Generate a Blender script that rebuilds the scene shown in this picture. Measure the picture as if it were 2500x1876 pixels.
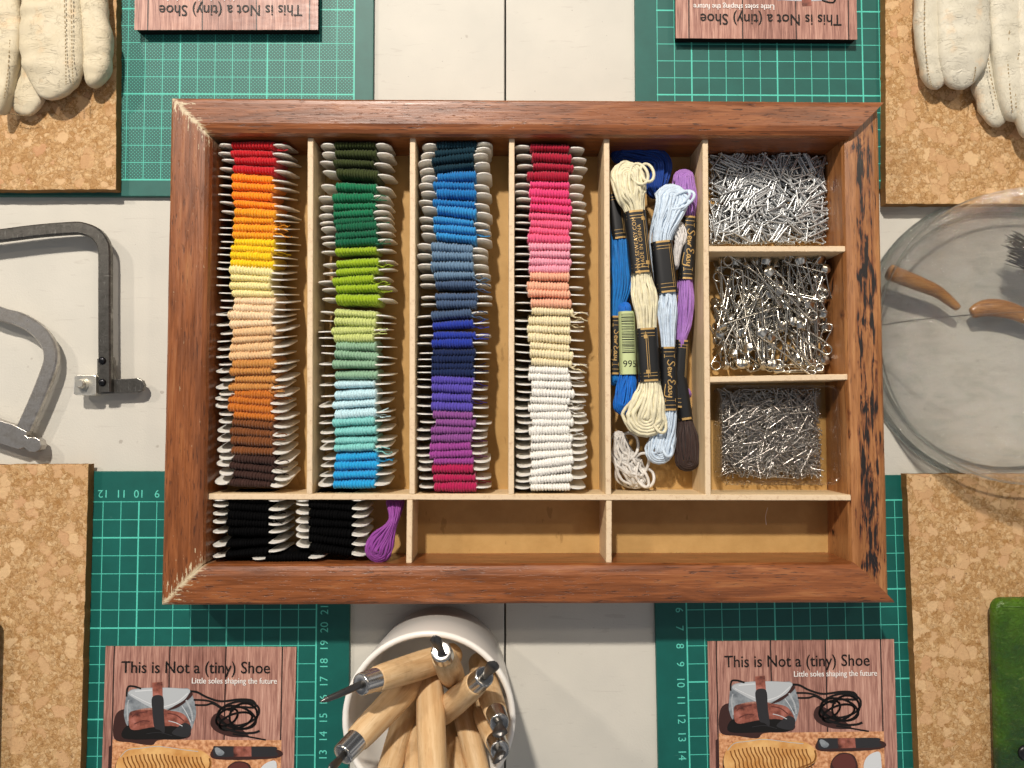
import bpy, bmesh, math, random
from mathutils import Vector, Euler, Matrix, noise
random.seed(7)
R = math.radians
SC = 0.01                      # all helper coordinates are centimetres
scn = bpy.context.scene
col = scn.collection
for o in list(bpy.data.objects): bpy.data.objects.remove(o)

# ------------------------------------------------------------------ camera
F, H = 1890.0, 44.3            # focal length in photo pixels, camera height in cm
CROT = Euler((R(2.5), R(-0.75), 0.0))
cd = bpy.data.cameras.new('camera'); cam = bpy.data.objects.new('camera', cd); col.objects.link(cam)
cam.location = (0, 0, H*SC); cam.rotation_euler = CROT
cd.sensor_fit = 'HORIZONTAL'; cd.sensor_width = 36.0; cd.lens = F/2500*36
cd.clip_start = 0.01; cd.clip_end = 50
scn.camera = cam
CM = CROT.to_matrix()
def P(u, v, z=0.0):
    """point at height z (cm) seen at photo pixel u, v"""
    d = CM @ Vector(((u-1250)/F, -(v-938)/F, -1.0))
    t = (z-H)/d.z
    return Vector((d.x*t, d.y*t, z))

# ------------------------------------------------------------------ light
w = bpy.data.worlds.new('World'); scn.world = w; w.use_nodes = True
bg = w.node_tree.nodes['Background']; bg.inputs[1].default_value = 0.22
_nt = w.node_tree; _tc = _nt.nodes.new('ShaderNodeTexCoord'); _nz = _nt.nodes.new('ShaderNodeTexNoise'); _cr = _nt.nodes.new('ShaderNodeValToRGB')   # an uneven, dim room round the table
_nz.inputs['Scale'].default_value = 2.6; _nz.inputs['Detail'].default_value = 2.0
_nt.links.new(_tc.outputs['Generated'], _nz.inputs['Vector']); _nt.links.new(_nz.outputs['Fac'], _cr.inputs[0]); _nt.links.new(_cr.outputs[0], bg.inputs[0])
_e = _cr.color_ramp.elements; _e[0].position = .38; _e[0].color = (.16, .19, .25, 1); _e[1].position = .52; _e[1].color = (.60, .67, .80, 1); _x = _e.new(.62); _x.color = (3.4, 3.3, 3.3, 1)
def lamp(name, loc, watt, colr, rad):
    l = bpy.data.lights.new(name, 'POINT'); l.energy = watt; l.color = colr; l.shadow_soft_size = rad
    o = bpy.data.objects.new(name, l); col.objects.link(o); o.location = loc; return o
lamp('ceiling_lamp', (-0.27, 1.05, 1.38), 126.0, (1.0, 0.915, 0.81), 0.040)
lamp('ceiling_lamp', (-1.20, 0.98, 1.32), 34.0, (1.0, 0.89, 0.77), 0.055)
lamp('ceiling_lamp', (0.75, 0.70, 1.30), 10.0, (1.0, 0.84, 0.66), 0.05)
scn.view_settings.view_transform = 'Standard'; scn.view_settings.look = 'None'
scn.view_settings.exposure = 0.0; scn.view_settings.gamma = 1.0; scn.view_settings.use_curve_mapping = False

# ------------------------------------------------------------------ helpers
def lin(c):
    return c/12.92 if c <= 0.04045 else ((c+0.055)/1.055)**2.4
def rgb(h, k=1.0):
    return tuple(min(1, lin(int(h[i:i+2], 16)/255)*k) for i in (0, 2, 4)) + (1.0,)

class G:
    def __init__(s, name):
        s.m_ = bpy.data.materials.new(name); s.m_.use_nodes = True; s.nt = s.m_.node_tree
        s.b = s.nt.nodes['Principled BSDF']; s.out = s.nt.nodes['Material Output']
        s._cm = None
    def put(s, sock, v):
        if isinstance(v, bpy.types.NodeSocket): s.nt.links.new(v, sock)
        else: sock.default_value = v
    def n(s, t, props=None, **kw):
        nd = s.nt.nodes.new(t)
        for k, v in (props or {}).items(): setattr(nd, k, v)
        for k, v in kw.items(): s.put(nd.inputs[k.replace('_', ' ')], v)
        return nd
    def cm(s):
        if s._cm is None:
            tc = s.n('ShaderNodeTexCoord')
            mp = s.n('ShaderNodeMapping', Vector=tc.outputs['Object'], Scale=(100, 100, 100)); s._cm = mp.outputs[0]
        return s._cm
    def sc(s, x, y, z, off=(0, 0, 0), vec=None):
        return s.n('ShaderNodeMapping', Vector=vec or s.cm(), Scale=(x, y, z), Location=off).outputs[0]
    def noise(s, vec, scale=1.0, detail=4.0, rough=0.55, dist=0.0):
        return s.n('ShaderNodeTexNoise', Vector=vec, Scale=scale, Detail=detail, Roughness=rough, Distortion=dist).outputs['Fac']
    def m(s, op, a, b=0.0, clamp=False):
        nd = s.nt.nodes.new('ShaderNodeMath'); nd.operation = op; nd.use_clamp = clamp
        s.put(nd.inputs[0], a); s.put(nd.inputs[1], b); return nd.outputs[0]
    def step(s, x, lo, hi):
        nd = s.nt.nodes.new('ShaderNodeMapRange'); nd.clamp = True
        s.put(nd.inputs[0], x); nd.inputs[1].default_value = lo; nd.inputs[2].default_value = hi
        nd.inputs[3].default_value = 0; nd.inputs[4].default_value = 1; return nd.outputs[0]
    def ramp(s, fac, stops):
        nd = s.nt.nodes.new('ShaderNodeValToRGB'); s.put(nd.inputs[0], fac); e = nd.color_ramp.elements
        while len(e) < len(stops): e.new(0.5)
        for q, (p, c) in zip(e, stops): q.position = p; q.color = c
        return nd.outputs[0]
    def mix(s, f, a, b):
        nd = s.nt.nodes.new('ShaderNodeMix'); nd.data_type = 'RGBA'
        s.put(nd.inputs[0], f); s.put(nd.inputs[6], a); s.put(nd.inputs[7], b); return nd.outputs[2]
    def xyz(s, vec=None):
        nd = s.n('ShaderNodeSeparateXYZ', Vector=vec or s.cm()); return nd.outputs
    def bump(s, h, dist=0.01, strength=1.0):      # dist in cm
        nd = s.n('ShaderNodeBump', Height=h, Distance=dist*SC, Strength=strength)
        s.nt.links.new(nd.outputs[0], s.b.inputs['Normal'])
    def done(s, color=None, rough=0.5, metal=0.0, spec=0.5, **kw):
        if color is not None: s.put(s.b.inputs['Base Color'], color)
        s.put(s.b.inputs['Roughness'], rough); s.put(s.b.inputs['Metallic'], metal); s.put(s.b.inputs['Specular IOR Level'], spec)
        for k, v in kw.items(): s.put(s.b.inputs[k.replace('_', ' ')], v)
        return s.m_

class MB:
    """collects faces (cm), builds ONE mesh object"""
    def __init__(s): s.v = []; s.f = []; s.mi = []; s.cur = 0
    def face(s, pts):
        i = len(s.v); s.v += [tuple(p) for p in pts]; s.f.append(list(range(i, i+len(pts)))); s.mi.append(s.cur)
    def quads(s, rings, closed=True, cap=True):
        i = len(s.v); n = len(rings[0])
        for r in rings: s.v += [tuple(p) for p in r]
        for a in range(len(rings)-1):
            for b in range(n if closed else n-1):
                c = (b+1) % n
                s.f.append([i+a*n+b, i+a*n+c, i+(a+1)*n+c, i+(a+1)*n+b]); s.mi.append(s.cur)
        if cap and closed:
            s.f.append([i+b for b in reversed(range(n))]); s.mi.append(s.cur)
            e = i+(len(rings)-1)*n; s.f.append([e+b for b in range(n)]); s.mi.append(s.cur)
    def loop(s, rings):
        i = len(s.v); n = len(rings[0]); m = len(rings)
        for r in rings: s.v += [tuple(p) for p in r]
        for a in range(m):
            a2 = (a+1) % m
            for b in range(n):
                c = (b+1) % n
                s.f.append([i+a*n+b, i+a*n+c, i+a2*n+c, i+a2*n+b]); s.mi.append(s.cur)
    def prism(s, poly, z0, z1, bev=0.0):
        poly = [(p[0], p[1]) for p in poly]
        area = sum(poly[i][0]*poly[(i+1) % len(poly)][1]-poly[(i+1) % len(poly)][0]*poly[i][1] for i in range(len(poly)))
        if area < 0: poly = poly[::-1]
        def inset(d):
            n = len(poly); out = []
            for i in range(n):
                p, a, b = Vector(poly[i]), Vector(poly[i-1]), Vector(poly[(i+1) % n])
                e1 = (p-a).normalized(); e2 = (b-p).normalized()
                n1 = Vector((-e1.y, e1.x)); n2 = Vector((-e2.y, e2.x)); k = (n1+n2)
                q = p + k*(d/max(0.4, 1+n1.dot(n2))); out.append((q.x, q.y))
            return out
        rings = [[(x, y, z0) for x, y in poly]]
        if bev > 0:
            rings += [[(x, y, z1-bev) for x, y in poly], [(x, y, z1-bev*0.3) for x, y in inset(bev*0.3)], [(x, y, z1) for x, y in inset(bev)]]
        else: rings += [[(x, y, z1) for x, y in poly]]
        s.quads(rings)
    def box(s, x0, x1, y0, y1, z0, z1, bev=0.0): s.prism([(x0, y0), (x1, y0), (x1, y1), (x0, y1)], z0, z1, bev)
    def tube(s, pts, r, n=6, closed=False, flat=1.0, cap=True):
        pts = [Vector(p) for p in pts]; m = len(pts); rings = []
        rr = r if isinstance(r, (list, tuple)) else [r]*m
        up = None
        for i in range(m):
            if closed: t = pts[(i+1) % m]-pts[i-1]
            else: t = pts[min(i+1, m-1)]-pts[max(i-1, 0)]
            if t.length < 1e-9: t = Vector((1, 0, 0))
            t.normalize()
            if up is None: up = Vector((0, 0, 1)) if abs(t.z) < 0.9 else Vector((1, 0, 0))
            a = t.cross(up)
            if a.length < 1e-6: a = t.cross(Vector((0.3, 1, 0.2)))
            a.normalize(); b = a.cross(t)
            rings.append([pts[i]+a*(math.cos(2*math.pi*k/n)*rr[i])+b*(math.sin(2*math.pi*k/n)*rr[i]*flat) for k in range(n)])
            if abs(t.z) > 0.9: up = b
        if closed: s.loop(rings)
        else: s.quads(rings, cap=cap)
    def lathe(s, prof, o, ax=(0, 0, 1), n=24):
        """prof: list of (radius, distance along axis)"""
        ax = Vector(ax).normalized(); o = Vector(o)
        a = ax.orthogonal().normalized(); b = ax.cross(a)
        s.quads([[o+ax*d+a*(math.cos(2*math.pi*k/n)*r)+b*(math.sin(2*math.pi*k/n)*r) for k in range(n)] for r, d in prof])
    def bar(s, pts, hw, z0, z1, bev=0.05):
        """flat bar swept along 2-D points with half width hw"""
        pts = [Vector((p[0], p[1])) for p in pts]; m = len(pts); rings = []
        hh = hw if isinstance(hw, (list, tuple)) else [hw]*m
        for i in range(m):
            t = (pts[min(i+1, m-1)]-pts[max(i-1, 0)]).normalized(); nn = Vector((-t.y, t.x)); p = pts[i]; k = hh[i]
            q = lambda d, z: (p.x+nn.x*d, p.y+nn.y*d, z)
            rings.append([q(-k, z0), q(k, z0), q(k, z1-bev), q(k-bev, z1), q(-k+bev, z1), q(-k, z1-bev)])
        s.quads(rings)
    def build(s, name, mats, parent=None, smooth=False, org=None, recalc=True):
        if org is None: org = (Vector(parent.location)/SC) if parent is not None else Vector((0, 0, 0))
        org = Vector(org)
        me = bpy.data.meshes.new(name)
        me.from_pydata([((x-org.x)*SC, (y-org.y)*SC, (z-org.z)*SC) for x, y, z in s.v], [], s.f)
        ms = mats if isinstance(mats, (list, tuple)) else [mats]
        for m_ in ms: me.materials.append(m_)
        if len(ms) > 1: me.polygons.foreach_set('material_index', s.mi)
        if smooth: me.polygons.foreach_set('use_smooth', [True]*len(me.polygons))
        if recalc:
            bm = bmesh.new(); bm.from_mesh(me); bmesh.ops.recalc_face_normals(bm, faces=bm.faces); bm.to_mesh(me); bm.free()
        me.update()
        o = bpy.data.objects.new(name, me); col.objects.link(o)
        if parent is not None: o.parent = parent
        else: o.location = org*SC
        return o

def tag(o, label, cat=None, group=None, kind=None):
    if label: o['label'] = label
    if cat: o['category'] = cat
    if group: o['group'] = group
    if kind: o['kind'] = kind
    return o
def thing(name, loc, label, cat, group=None):
    o = bpy.data.objects.new(name, None); col.objects.link(o); o.empty_display_size = 0.01
    o.location = Vector(loc)*SC; return tag(o, label, cat, group)

def text_faces(body, size, shear=0.0, align='CENTER', spacing=1.0):
    cu = bpy.data.curves.new('txt', 'FONT'); cu.body = body; cu.size = size; cu.align_x = align; cu.align_y = 'CENTER'
    cu.shear = shear; cu.space_character = spacing; cu.resolution_u = 3
    ob = bpy.data.objects.new('txt', cu); col.objects.link(ob)
    dg = bpy.context.evaluated_depsgraph_get(); dg.update()
    me = bpy.data.meshes.new_from_object(ob.evaluated_get(dg))
    vs = [v.co.copy() for v in me.vertices]; fs = [list(p.vertices) for p in me.polygons]
    bpy.data.objects.remove(ob); bpy.data.curves.remove(cu); bpy.data.meshes.remove(me)
    return vs, fs
def add_text(mb, body, size, fn, **kw):
    """fn maps text-plane (x, y) to 3-D"""
    vs, fs = text_faces(body, size, **kw); i = len(mb.v)
    mb.v += [tuple(fn(v.x, v.y)) for v in vs]
    for f in fs: mb.f.append([i+k for k in f]); mb.mi.append(mb.cur)
def text_width(body, size, **kw):
    vs, _ = text_faces(body, size, **kw); xs = [v.x for v in vs]; return max(xs)-min(xs)

def smooth_path(pts, n=8, closed=False):
    """Catmull-Rom through points (tuples of any length)"""
    pts = [tuple(p) for p in pts]; out = []; m = len(pts)
    for i in range(m if closed else m-1):
        if closed: a, b, c, d = pts[i-1], pts[i], pts[(i+1) % m], pts[(i+2) % m]
        else: a, b, c, d = pts[max(i-1, 0)], pts[i], pts[i+1], pts[min(i+2, m-1)]
        for k in range(n):
            t = k/n
            out.append(tuple(0.5*((2*q)+(r-p)*t+(2*p-5*q+4*r-s)*t*t+(3*q-p-3*r+s)*t**3) for p, q, r, s in zip(a, b, c, d)))
    if not closed: out.append(pts[-1])
    return out

# ------------------------------------------------------------------ materials
def plain(name, c, rough=0.5, metal=0.0, spec=0.5, bumpscale=0, bumpd=0.005, **kw):
    g = G(name)
    if bumpscale: g.bump(g.noise(g.cm(), bumpscale, 4), bumpd)
    return g.done(c, rough, metal, spec, **kw)

def m_table():
    g = G('white_board'); n1 = g.noise(g.cm(), 9, 5, .65); n2 = g.noise(g.cm(), .25, 3)
    c = g.ramp(n2, [(.3, rgb('c6c3b9')), (.7, rgb('cfcbc0'))])
    sp = g.step(g.noise(g.cm(), 1.1, 2, .4), .735, .76)
    c = g.mix(g.m('MULTIPLY', sp, .5), c, rgb('8d8378'))
    scu = g.step(g.noise(g.sc(.35, 2.6, 1), 1.0, 4, .6, 1.5), .63, .70); c = g.mix(g.m('MULTIPLY', scu, .22), c, rgb('9d948a'))
    dst = g.step(g.noise(g.cm(), 4.5, 2, .4), .76, .79); c = g.mix(g.m('MULTIPLY', dst, .45), c, rgb('7d746a'))
    g.bump(n1, .02, .6); return g.done(c, .55, spec=.35)

def m_wood(name, axis, cols, pore=.75, seed=0.0, rough=.34, chips=None, scorch=None, coat=.18):
    """wood grain along axis 'x' or 'y'"""
    g = G(name); A = (lambda a, b: g.sc(a, b, b, (seed, seed*.7, 0))) if axis == 'x' else (lambda a, b: g.sc(b, a, b, (seed, seed*.7, 0)))
    n1 = g.noise(A(.22, 2.2), 1, 6, .62, .6); n2 = g.noise(A(.5, 14), 1, 3, .6); n3 = g.noise(A(.12, .5), 1, 3)
    f = g.m('ADD', g.m('MULTIPLY', n1, .62), g.m('ADD', g.m('MULTIPLY', n2, .26), g.m('MULTIPLY', n3, .14)))
    c = g.ramp(f, [(.30, cols[0]), (.46, cols[1]), (.56, cols[2]), (.72, cols[3])])
    p = g.step(g.noise(A(1.3, 13), 1, 2, .5), .60, .67)
    dens = g.step(g.noise(A(.16, .35), 1.3, 2), .36, .54)
    c = g.mix(g.m('MULTIPLY', g.m('MULTIPLY', p, dens), pore), c, rgb('2a1208'))
    if scorch:
        x0, x1 = scorch; X = g.xyz()
        warp = g.noise(g.sc(.9, .35, 1, (3, 1, 0)), 1, 3)
        big = g.noise(g.sc(1.9, .5, 1, (4.3, 2.6, 0)), 1, 4, .6, .7)
        fine = g.noise(g.sc(9, .6, 1, (1, 9, 0)), 1, 3, .6, .3)
        k = g.m('ADD', g.m('MULTIPLY', big, .58), g.m('MULTIPLY', fine, .50))
        mid = (x0+x1)/2; hw = (x1-x0)/2
        edge = g.step(g.m('ABSOLUTE', g.m('SUBTRACT', X[0], mid)), hw*.98, hw*.45)
        k = g.m('SUBTRACT', k, g.m('MULTIPLY', g.m('SUBTRACT', 1.0, edge), .12))
        c = g.mix(g.m('MULTIPLY', g.step(k, .485, .545), .72), c, rgb('5a2410'))
        c = g.mix(g.step(k, .545, .57), c, rgb('17100d'))
    if chips:
        X = g.xyz(); A2 = (lambda a, b: g.sc(a, b, b)) if axis == 'x' else (lambda a, b: g.sc(b, a, b))
        st = g.noise(A2(1.6, 11), 1, 3, .7); bl = g.noise(g.cm(), 3.2, 4, .65)
        tot = None
        for (cx, cy, sy, off) in chips:
            d = g.m('ABSOLUTE', g.m('ADD', g.m('SUBTRACT', X[0], cx), g.m('MULTIPLY', g.m('SUBTRACT', X[1], cy), sy)))
            r = g.m('ABSOLUTE', g.m('SUBTRACT', X[0], cx+off))
            near = g.step(d, .26, .04); wide = g.step(d, 1.5, .1); rr = g.step(r, 1.5, .9)
            a = g.m('MULTIPLY', near, g.step(bl, .42, .48)); b = g.m('MULTIPLY', wide, .17)
            b = g.step(g.m('ADD', st, b), .70, .74)
            k = g.m('MULTIPLY', g.m('MAXIMUM', a, b), rr); tot = k if tot is None else g.m('MAXIMUM', tot, k)
        c = g.mix(tot, c, rgb('cdbd9c'))
    g.bump(g.m('SUBTRACT', f, g.m('MULTIPLY', p, .3)), .03, .7)
    r = g.ramp(n2, [(.3, (rough-.06,)*3+(1,)), (.7, (rough+.12,)*3+(1,))])
    return g.done(c, r, Coat_Weight=coat, Coat_Roughness=.28)

def m_cork(name, seed):
    g = G(name); o = (seed, seed*1.7, 0)
    base = g.sc(1, 1, 1, o); wob = g.n('ShaderNodeTexNoise', Vector=base, Scale=3.6, Detail=6.0, Roughness=.72).outputs['Color']
    vec = g.n('ShaderNodeVectorMath', {'operation': 'MULTIPLY_ADD'}); g.put(vec.inputs[0], wob); vec.inputs[1].default_value = (.62, .62, 0); g.put(vec.inputs[2], base); vec = vec.outputs[0]
    def vor(sc_, feat): return g.n('ShaderNodeTexVoronoi', {'feature': feat}, Vector=vec, Scale=sc_)
    big = vor(1.6, 'F1'); bigd = vor(1.6, 'DISTANCE_TO_EDGE').outputs['Distance']
    sm = vor(4.6, 'F1'); smd = vor(4.6, 'DISTANCE_TO_EDGE').outputs['Distance']
    bigc = g.n('ShaderNodeSeparateColor', Color=big.outputs['Color']).outputs; smc = g.n('ShaderNodeSeparateColor', Color=sm.outputs['Color']).outputs
    sel = g.step(bigc[1], .70, .72)
    cb = g.ramp(bigc[0], [(0, rgb('c69c70')), (.45, rgb('d0aa7e')), (.8, rgb('dab78a')), (1, rgb('c4956c'))])
    cs = g.ramp(smc[0], [(0, rgb('b88f5e')), (.5, rgb('caa474')), (1, rgb('dab98c'))])
    fine = g.noise(vec, 13, 4, .7)
    cs = g.mix(g.m('MULTIPLY', g.step(smd, .10, .0), .75), cs, rgb('96682f'))
    cs = g.mix(g.m('MULTIPLY', g.step(fine, .50, .68), .6), cs, rgb('8a5a2c'))
    cb = g.mix(g.m('MULTIPLY', g.step(fine, .60, .72), .3), cb, rgb('a8713c'))
    cb = g.mix(g.m('MULTIPLY', g.step(bigd, .05, .0), .7), cb, rgb('9a6a38'))
    c = g.mix(sel, cs, cb)
    sw = g.noise(vec, 3.0, 5, .7, .8); sw2 = g.step(g.m('ABSOLUTE', g.m('SUBTRACT', sw, .5)), .026, .004)
    c = g.mix(g.m('MULTIPLY', g.m('MULTIPLY', sw2, g.m('SUBTRACT', 1.0, g.m('MULTIPLY', sel, .75))), .62), c, rgb('6d4720'))
    pale = g.step(g.noise(vec, 2.4, 3, .6), .56, .64); c = g.mix(g.m('MULTIPLY', pale, .35), c, rgb('e0bd8c'))
    specks = g.step(g.noise(vec, 5.2, 2, .5), .70, .74); c = g.mix(g.m('MULTIPLY', specks, .75), c, rgb('5f3a1c'))
    nz = g.xyz(g.n('ShaderNodeNewGeometry').outputs['Normal'])
    c = g.mix(g.step(g.m('ABSOLUTE', nz[2]), .5, .2), c, rgb('8a6538'))
    g.bump(g.m('ADD', fine, g.m('MULTIPLY', smd, 2)), .03, .6); return g.done(c, .75, spec=.25)

def m_mat(name, xr, yr, dots=False, base='1f6f61'):
    g = G(name); X = g.xyz(); x, y = X[0], X[1]
    def line(v, wdt, k=1.0):
        a = g.m('DIVIDE', v, k); fr = g.m('FRACT', g.m('ADD', a, 100.5)); d = g.m('MULTIPLY', g.m('ABSOLUTE', g.m('SUBTRACT', fr, .5)), k)
        return g.step(d, wdt*1.25, wdt*.75)
    def inr(v, lo, hi, e=.045): return g.m('MULTIPLY', g.m('GREATER_THAN', v, lo-e), g.m('LESS_THAN', v, hi+e))
    thin = g.m('MULTIPLY', g.m('MAXIMUM', line(x, .022), line(y, .022)), .85); thick = g.m('MAXIMUM', line(x, .040, 5), line(y, .040, 5))
    k = g.m('MAXIMUM', thin, thick)
    if dots:
        def dot(ox):
            fx = g.m('SUBTRACT', g.m('FRACT', g.m('ADD', g.m('DIVIDE', x, .2), 200.5+ox)), .5); fy = g.m('SUBTRACT', g.m('FRACT', g.m('ADD', g.m('DIVIDE', y, .2), 200.5+ox)), .5)
            d = g.m('SQRT', g.m('ADD', g.m('MULTIPLY', fx, fx), g.m('MULTIPLY', fy, fy))); return g.step(d, .17, .09)
        k = g.m('MAXIMUM', k, g.m('MULTIPLY', g.m('MAXIMUM', dot(0), dot(.5)), .8))
    k = g.m('MULTIPLY', k, g.m('MULTIPLY', inr(x, *xr), inr(y, *yr)))
    nn = g.noise(g.cm(), .7, 5, .6); bc = g.ramp(nn, [(.3, rgb(base, .86)), (.7, rgb(base, 1.08))])
    scr = g.step(g.noise(g.sc(.8, 5, 1), 2.2, 2), .74, .8); bc = g.mix(g.m('MULTIPLY', scr, .12), bc, rgb('9fc8bd'))
    c = g.mix(k, bc, rgb('55c9b4'))
    g.bump(g.noise(g.cm(), 22, 3), .006, .5); return g.done(c, .5, spec=.4)

def m_thread(name, c, k=1.0):
    g = G(name); n = g.noise(g.cm(), 16, 3, .6); n2 = g.noise(g.sc(10, 60, 60), 1, 2, .6)
    cc = c if isinstance(c, tuple) else rgb(c, k)
    dk = tuple(v*.66 for v in cc[:3])+(1,); lt = tuple(min(1, v*1.12) for v in cc[:3])+(1,)
    cl = g.ramp(n, [(.3, dk), (.55, cc), (.75, lt)])
    g.bump(g.m('ADD', n, n2), .02, .6)
    return g.done(cl, .75, spec=.2 if max(cc[:3]) > .02 else .05, Sheen_Weight=min(.22, max(cc[:3])*1.5), Sheen_Roughness=.5)

def m_floss(name, c):
    g = G(name); n = g.noise(g.cm(), 3.5, 3, .6); cc = rgb(c); n2 = g.noise(g.cm(), 14, 2)
    g.bump(n2, .006, .5)
    return g.done(g.ramp(n, [(.3, tuple(v*.78 for v in cc[:3])+(1,)), (.65, cc)]), .55, spec=.3, Sheen_Weight=.15)

def m_ply():
    g = G('plywood'); n = g.noise(g.sc(.4, .4, 5), 1, 4, .6); c = g.ramp(n, [(.3, rgb('d0b48a')), (.7, rgb('e2cba4'))])
    nz = g.xyz(g.n('ShaderNodeNewGeometry').outputs['Normal'])
    top = g.step(nz[2], .6, .9); fl = g.noise(g.sc(1, 1, 1), 4.3, 5, .8)
    tc = g.mix(g.m('MULTIPLY', g.step(fl, .52, .70), .55), rgb('dfc8a8'), rgb('a9805a'))
    c = g.mix(top, c, tc); g.bump(n, .01); return g.done(c, .6, spec=.3)

M = {}
M['table'] = m_table()
M['cardboard'] = (lambda g: (g.bump(g.noise(g.cm(), 3, 4), .01), g.done(g.mix(g.m('MULTIPLY', g.step(g.noise(g.sc(1.5, .5, 1), 1.2, 3), .66, .7), .4), g.ramp(g.noise(g.cm(), .5, 5, .65), [(.3, rgb('b08a52')), (.7, rgb('c39d63'))]), rgb('7c5a2e')), .6, spec=.3))[1])(G('cardboard'))
M['ply'] = m_ply()
WR = [rgb('552a11'), rgb('74411f'), rgb('8c512a'), rgb('a87042')]
WL = [rgb('6e3f20'), rgb('8f5c30'), rgb('a67042'), rgb('bf8e5a')]
M['plastic'] = plain('ivory_plastic', rgb('ece8df'), .38, spec=.45, Subsurface_Weight=.05)
M['steel'] = plain('bright_steel', rgb('c3c6c7'), .36, .8)
M['nickel'] = plain('nickel_wire', rgb('cbc7bd'), .22, 1.0)
M['pinsteel'] = plain('pin_steel', rgb('b4afa8'), .27, 1.0)
M['white_glaze'] = plain('white_ceramic', rgb('ebe8e1'), .22, spec=.5)
M['dark_foam'] = plain('black_foam', rgb('141516'), .8, spec=.2)
M['black_paper'] = plain('black_paper', rgb('17181a'), .42, spec=.45)
M['gold'] = plain('gold_ink', rgb('c7a366'), .38, .35)
M['ink'] = plain('black_ink', rgb('161413'), .5, spec=.3)
M['white_ink'] = plain('white_ink', rgb('e9e4df'), .5, spec=.3)
M['mint_ink'] = plain('mint_ink', rgb('5fc9b6'), .5, spec=.3)

# ------------------------------------------------------------------ the table
mb = MB(); A = P(-900, 0).x; g0 = P(1233.5, 300).x
mb.box(-60, g0-.045, -50, 50, -2, 0, .06); tag(mb.build('table_top', M['table']), None, None, None, 'structure')
mb = MB(); mb.box(g0+.045, 60, -50, 50, -2, 0, .06); tag(mb.build('table_top', M['table']), None, None, None, 'structure')
mb = MB(); mb.box(-60, 60, -50, 50, -4, -2.05); tag(mb.build('table_underside', plain('dark_gap', rgb('2a221c'), .8)), None, None, None, 'structure')

# ------------------------------------------------------------------ cutting mats
def cutting_mat(px, rot, x0, x1, y0, y1, xr, yr, label, numbers=(), dots=False, base='1f6f61'):
    o = P(*px, .3); t = thing('cutting_mat', (o.x, o.y, 0), label, 'cutting mat', 'green cutting mats under the display')
    t.rotation_euler.z = R(rot)
    mb = MB(); mb.prism([(x0, y0), (x1, y0), (x1, y1), (x0, y1)], .0, .3, .03)
    mb.build('sheet', m_mat('mat_print', xr, yr, dots, base), t, org=(0, 0, 0))
    if numbers:
        mb = MB()
        for (s, x, y, a) in numbers:
            ca, sa = math.cos(R(a)), math.sin(R(a))
            add_text(mb, s, .62, lambda p, q: (x+p*ca-q*sa, y+p*sa+q*ca, .304))
        mb.build('ruler_numbers', M['mint_ink'], t, org=(0, 0, 0))
cutting_mat((438.5, 229.8), 0.1, -19, 11.1, -5.95, 12, (-40, 10), (-5, 40), 'dotted-grid green cutting mat under the cork board at upper left', dots=True, base='24625a')
cutting_mat((1689.5, 231.9), 0.0, -3.28, 14, -5.5, 12, (-2, 40), (-40, 40), 'green cutting mat with plain line grid under the upper right postcard', base='1a5c54')
cutting_mat((552.9, 1533), 0.0, -14, 6.85, -16, 8.7, (-40, 5), (-40, 7), 'green cutting mat numbered 13 to 21 along its edge, left of the tool cup',
            [(str(k), 5.47, k-20, 90) for k in range(8, 22)]+[(str(k), 5-k, 7.47, 180) for k in range(6, 15)], base='0a5a52')
cutting_mat((1896, 1662), 0.7, -6.75, 9.5, -14, 11.4, (-5, 40), (-40, 10), 'green cutting mat numbered 6 to 14 along its edge, right of the tool cup',
            [(str(k), -5.42, 10-k, -90) for k in range(4, 18)], base='0a5a52')

# ------------------------------------------------------------------ cork boards
def cork(px, label, seed):
    q = [P(u, v, .92) for u, v in px]; c = sum(q, Vector())/4
    # wobble the edges a little
    pts = []
    for i in range(4):
        a, b = q[i], q[(i+1) % 4]; L = (b-a).length; nn = Vector((-(b-a).y, (b-a).x, 0)).normalized()
        for k in range(60):
            p = a.lerp(b, k/60); pts.append(p+nn*((noise.noise(p*2.3)*.03+noise.noise(p*7)*.03) if k else 0))
    mb = MB(); mb.prism([(p.x, p.y) for p in pts], .304, .92, .025)
    o = mb.build('cork_board', m_cork('cork', seed), None, org=(c.x, c.y, .3)); tag(o, label, 'cork board', 'cork boards on the cutting mats')
cork([(-420, -320), (285, -320), (283, 463), (-420, 466)], 'cork board at upper left carrying the cracked cream glove with a double seam', 3.1)
cork([(2161, -320), (2900, -320), (2900, 500), (2163, 498)], 'cork board at upper right carrying the smooth white leather glove', 11.7)
cork([(-420, 1136), (216, 1134), (187, 2200), (-420, 2200)], 'bare cork board at lower left, below the two saw frames', 23.9)
cork([(2213, 1158), (2900, 1158), (2900, 2200), (2258, 2200)], 'cork board at lower right, under the green leather case', 37.3)

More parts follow.
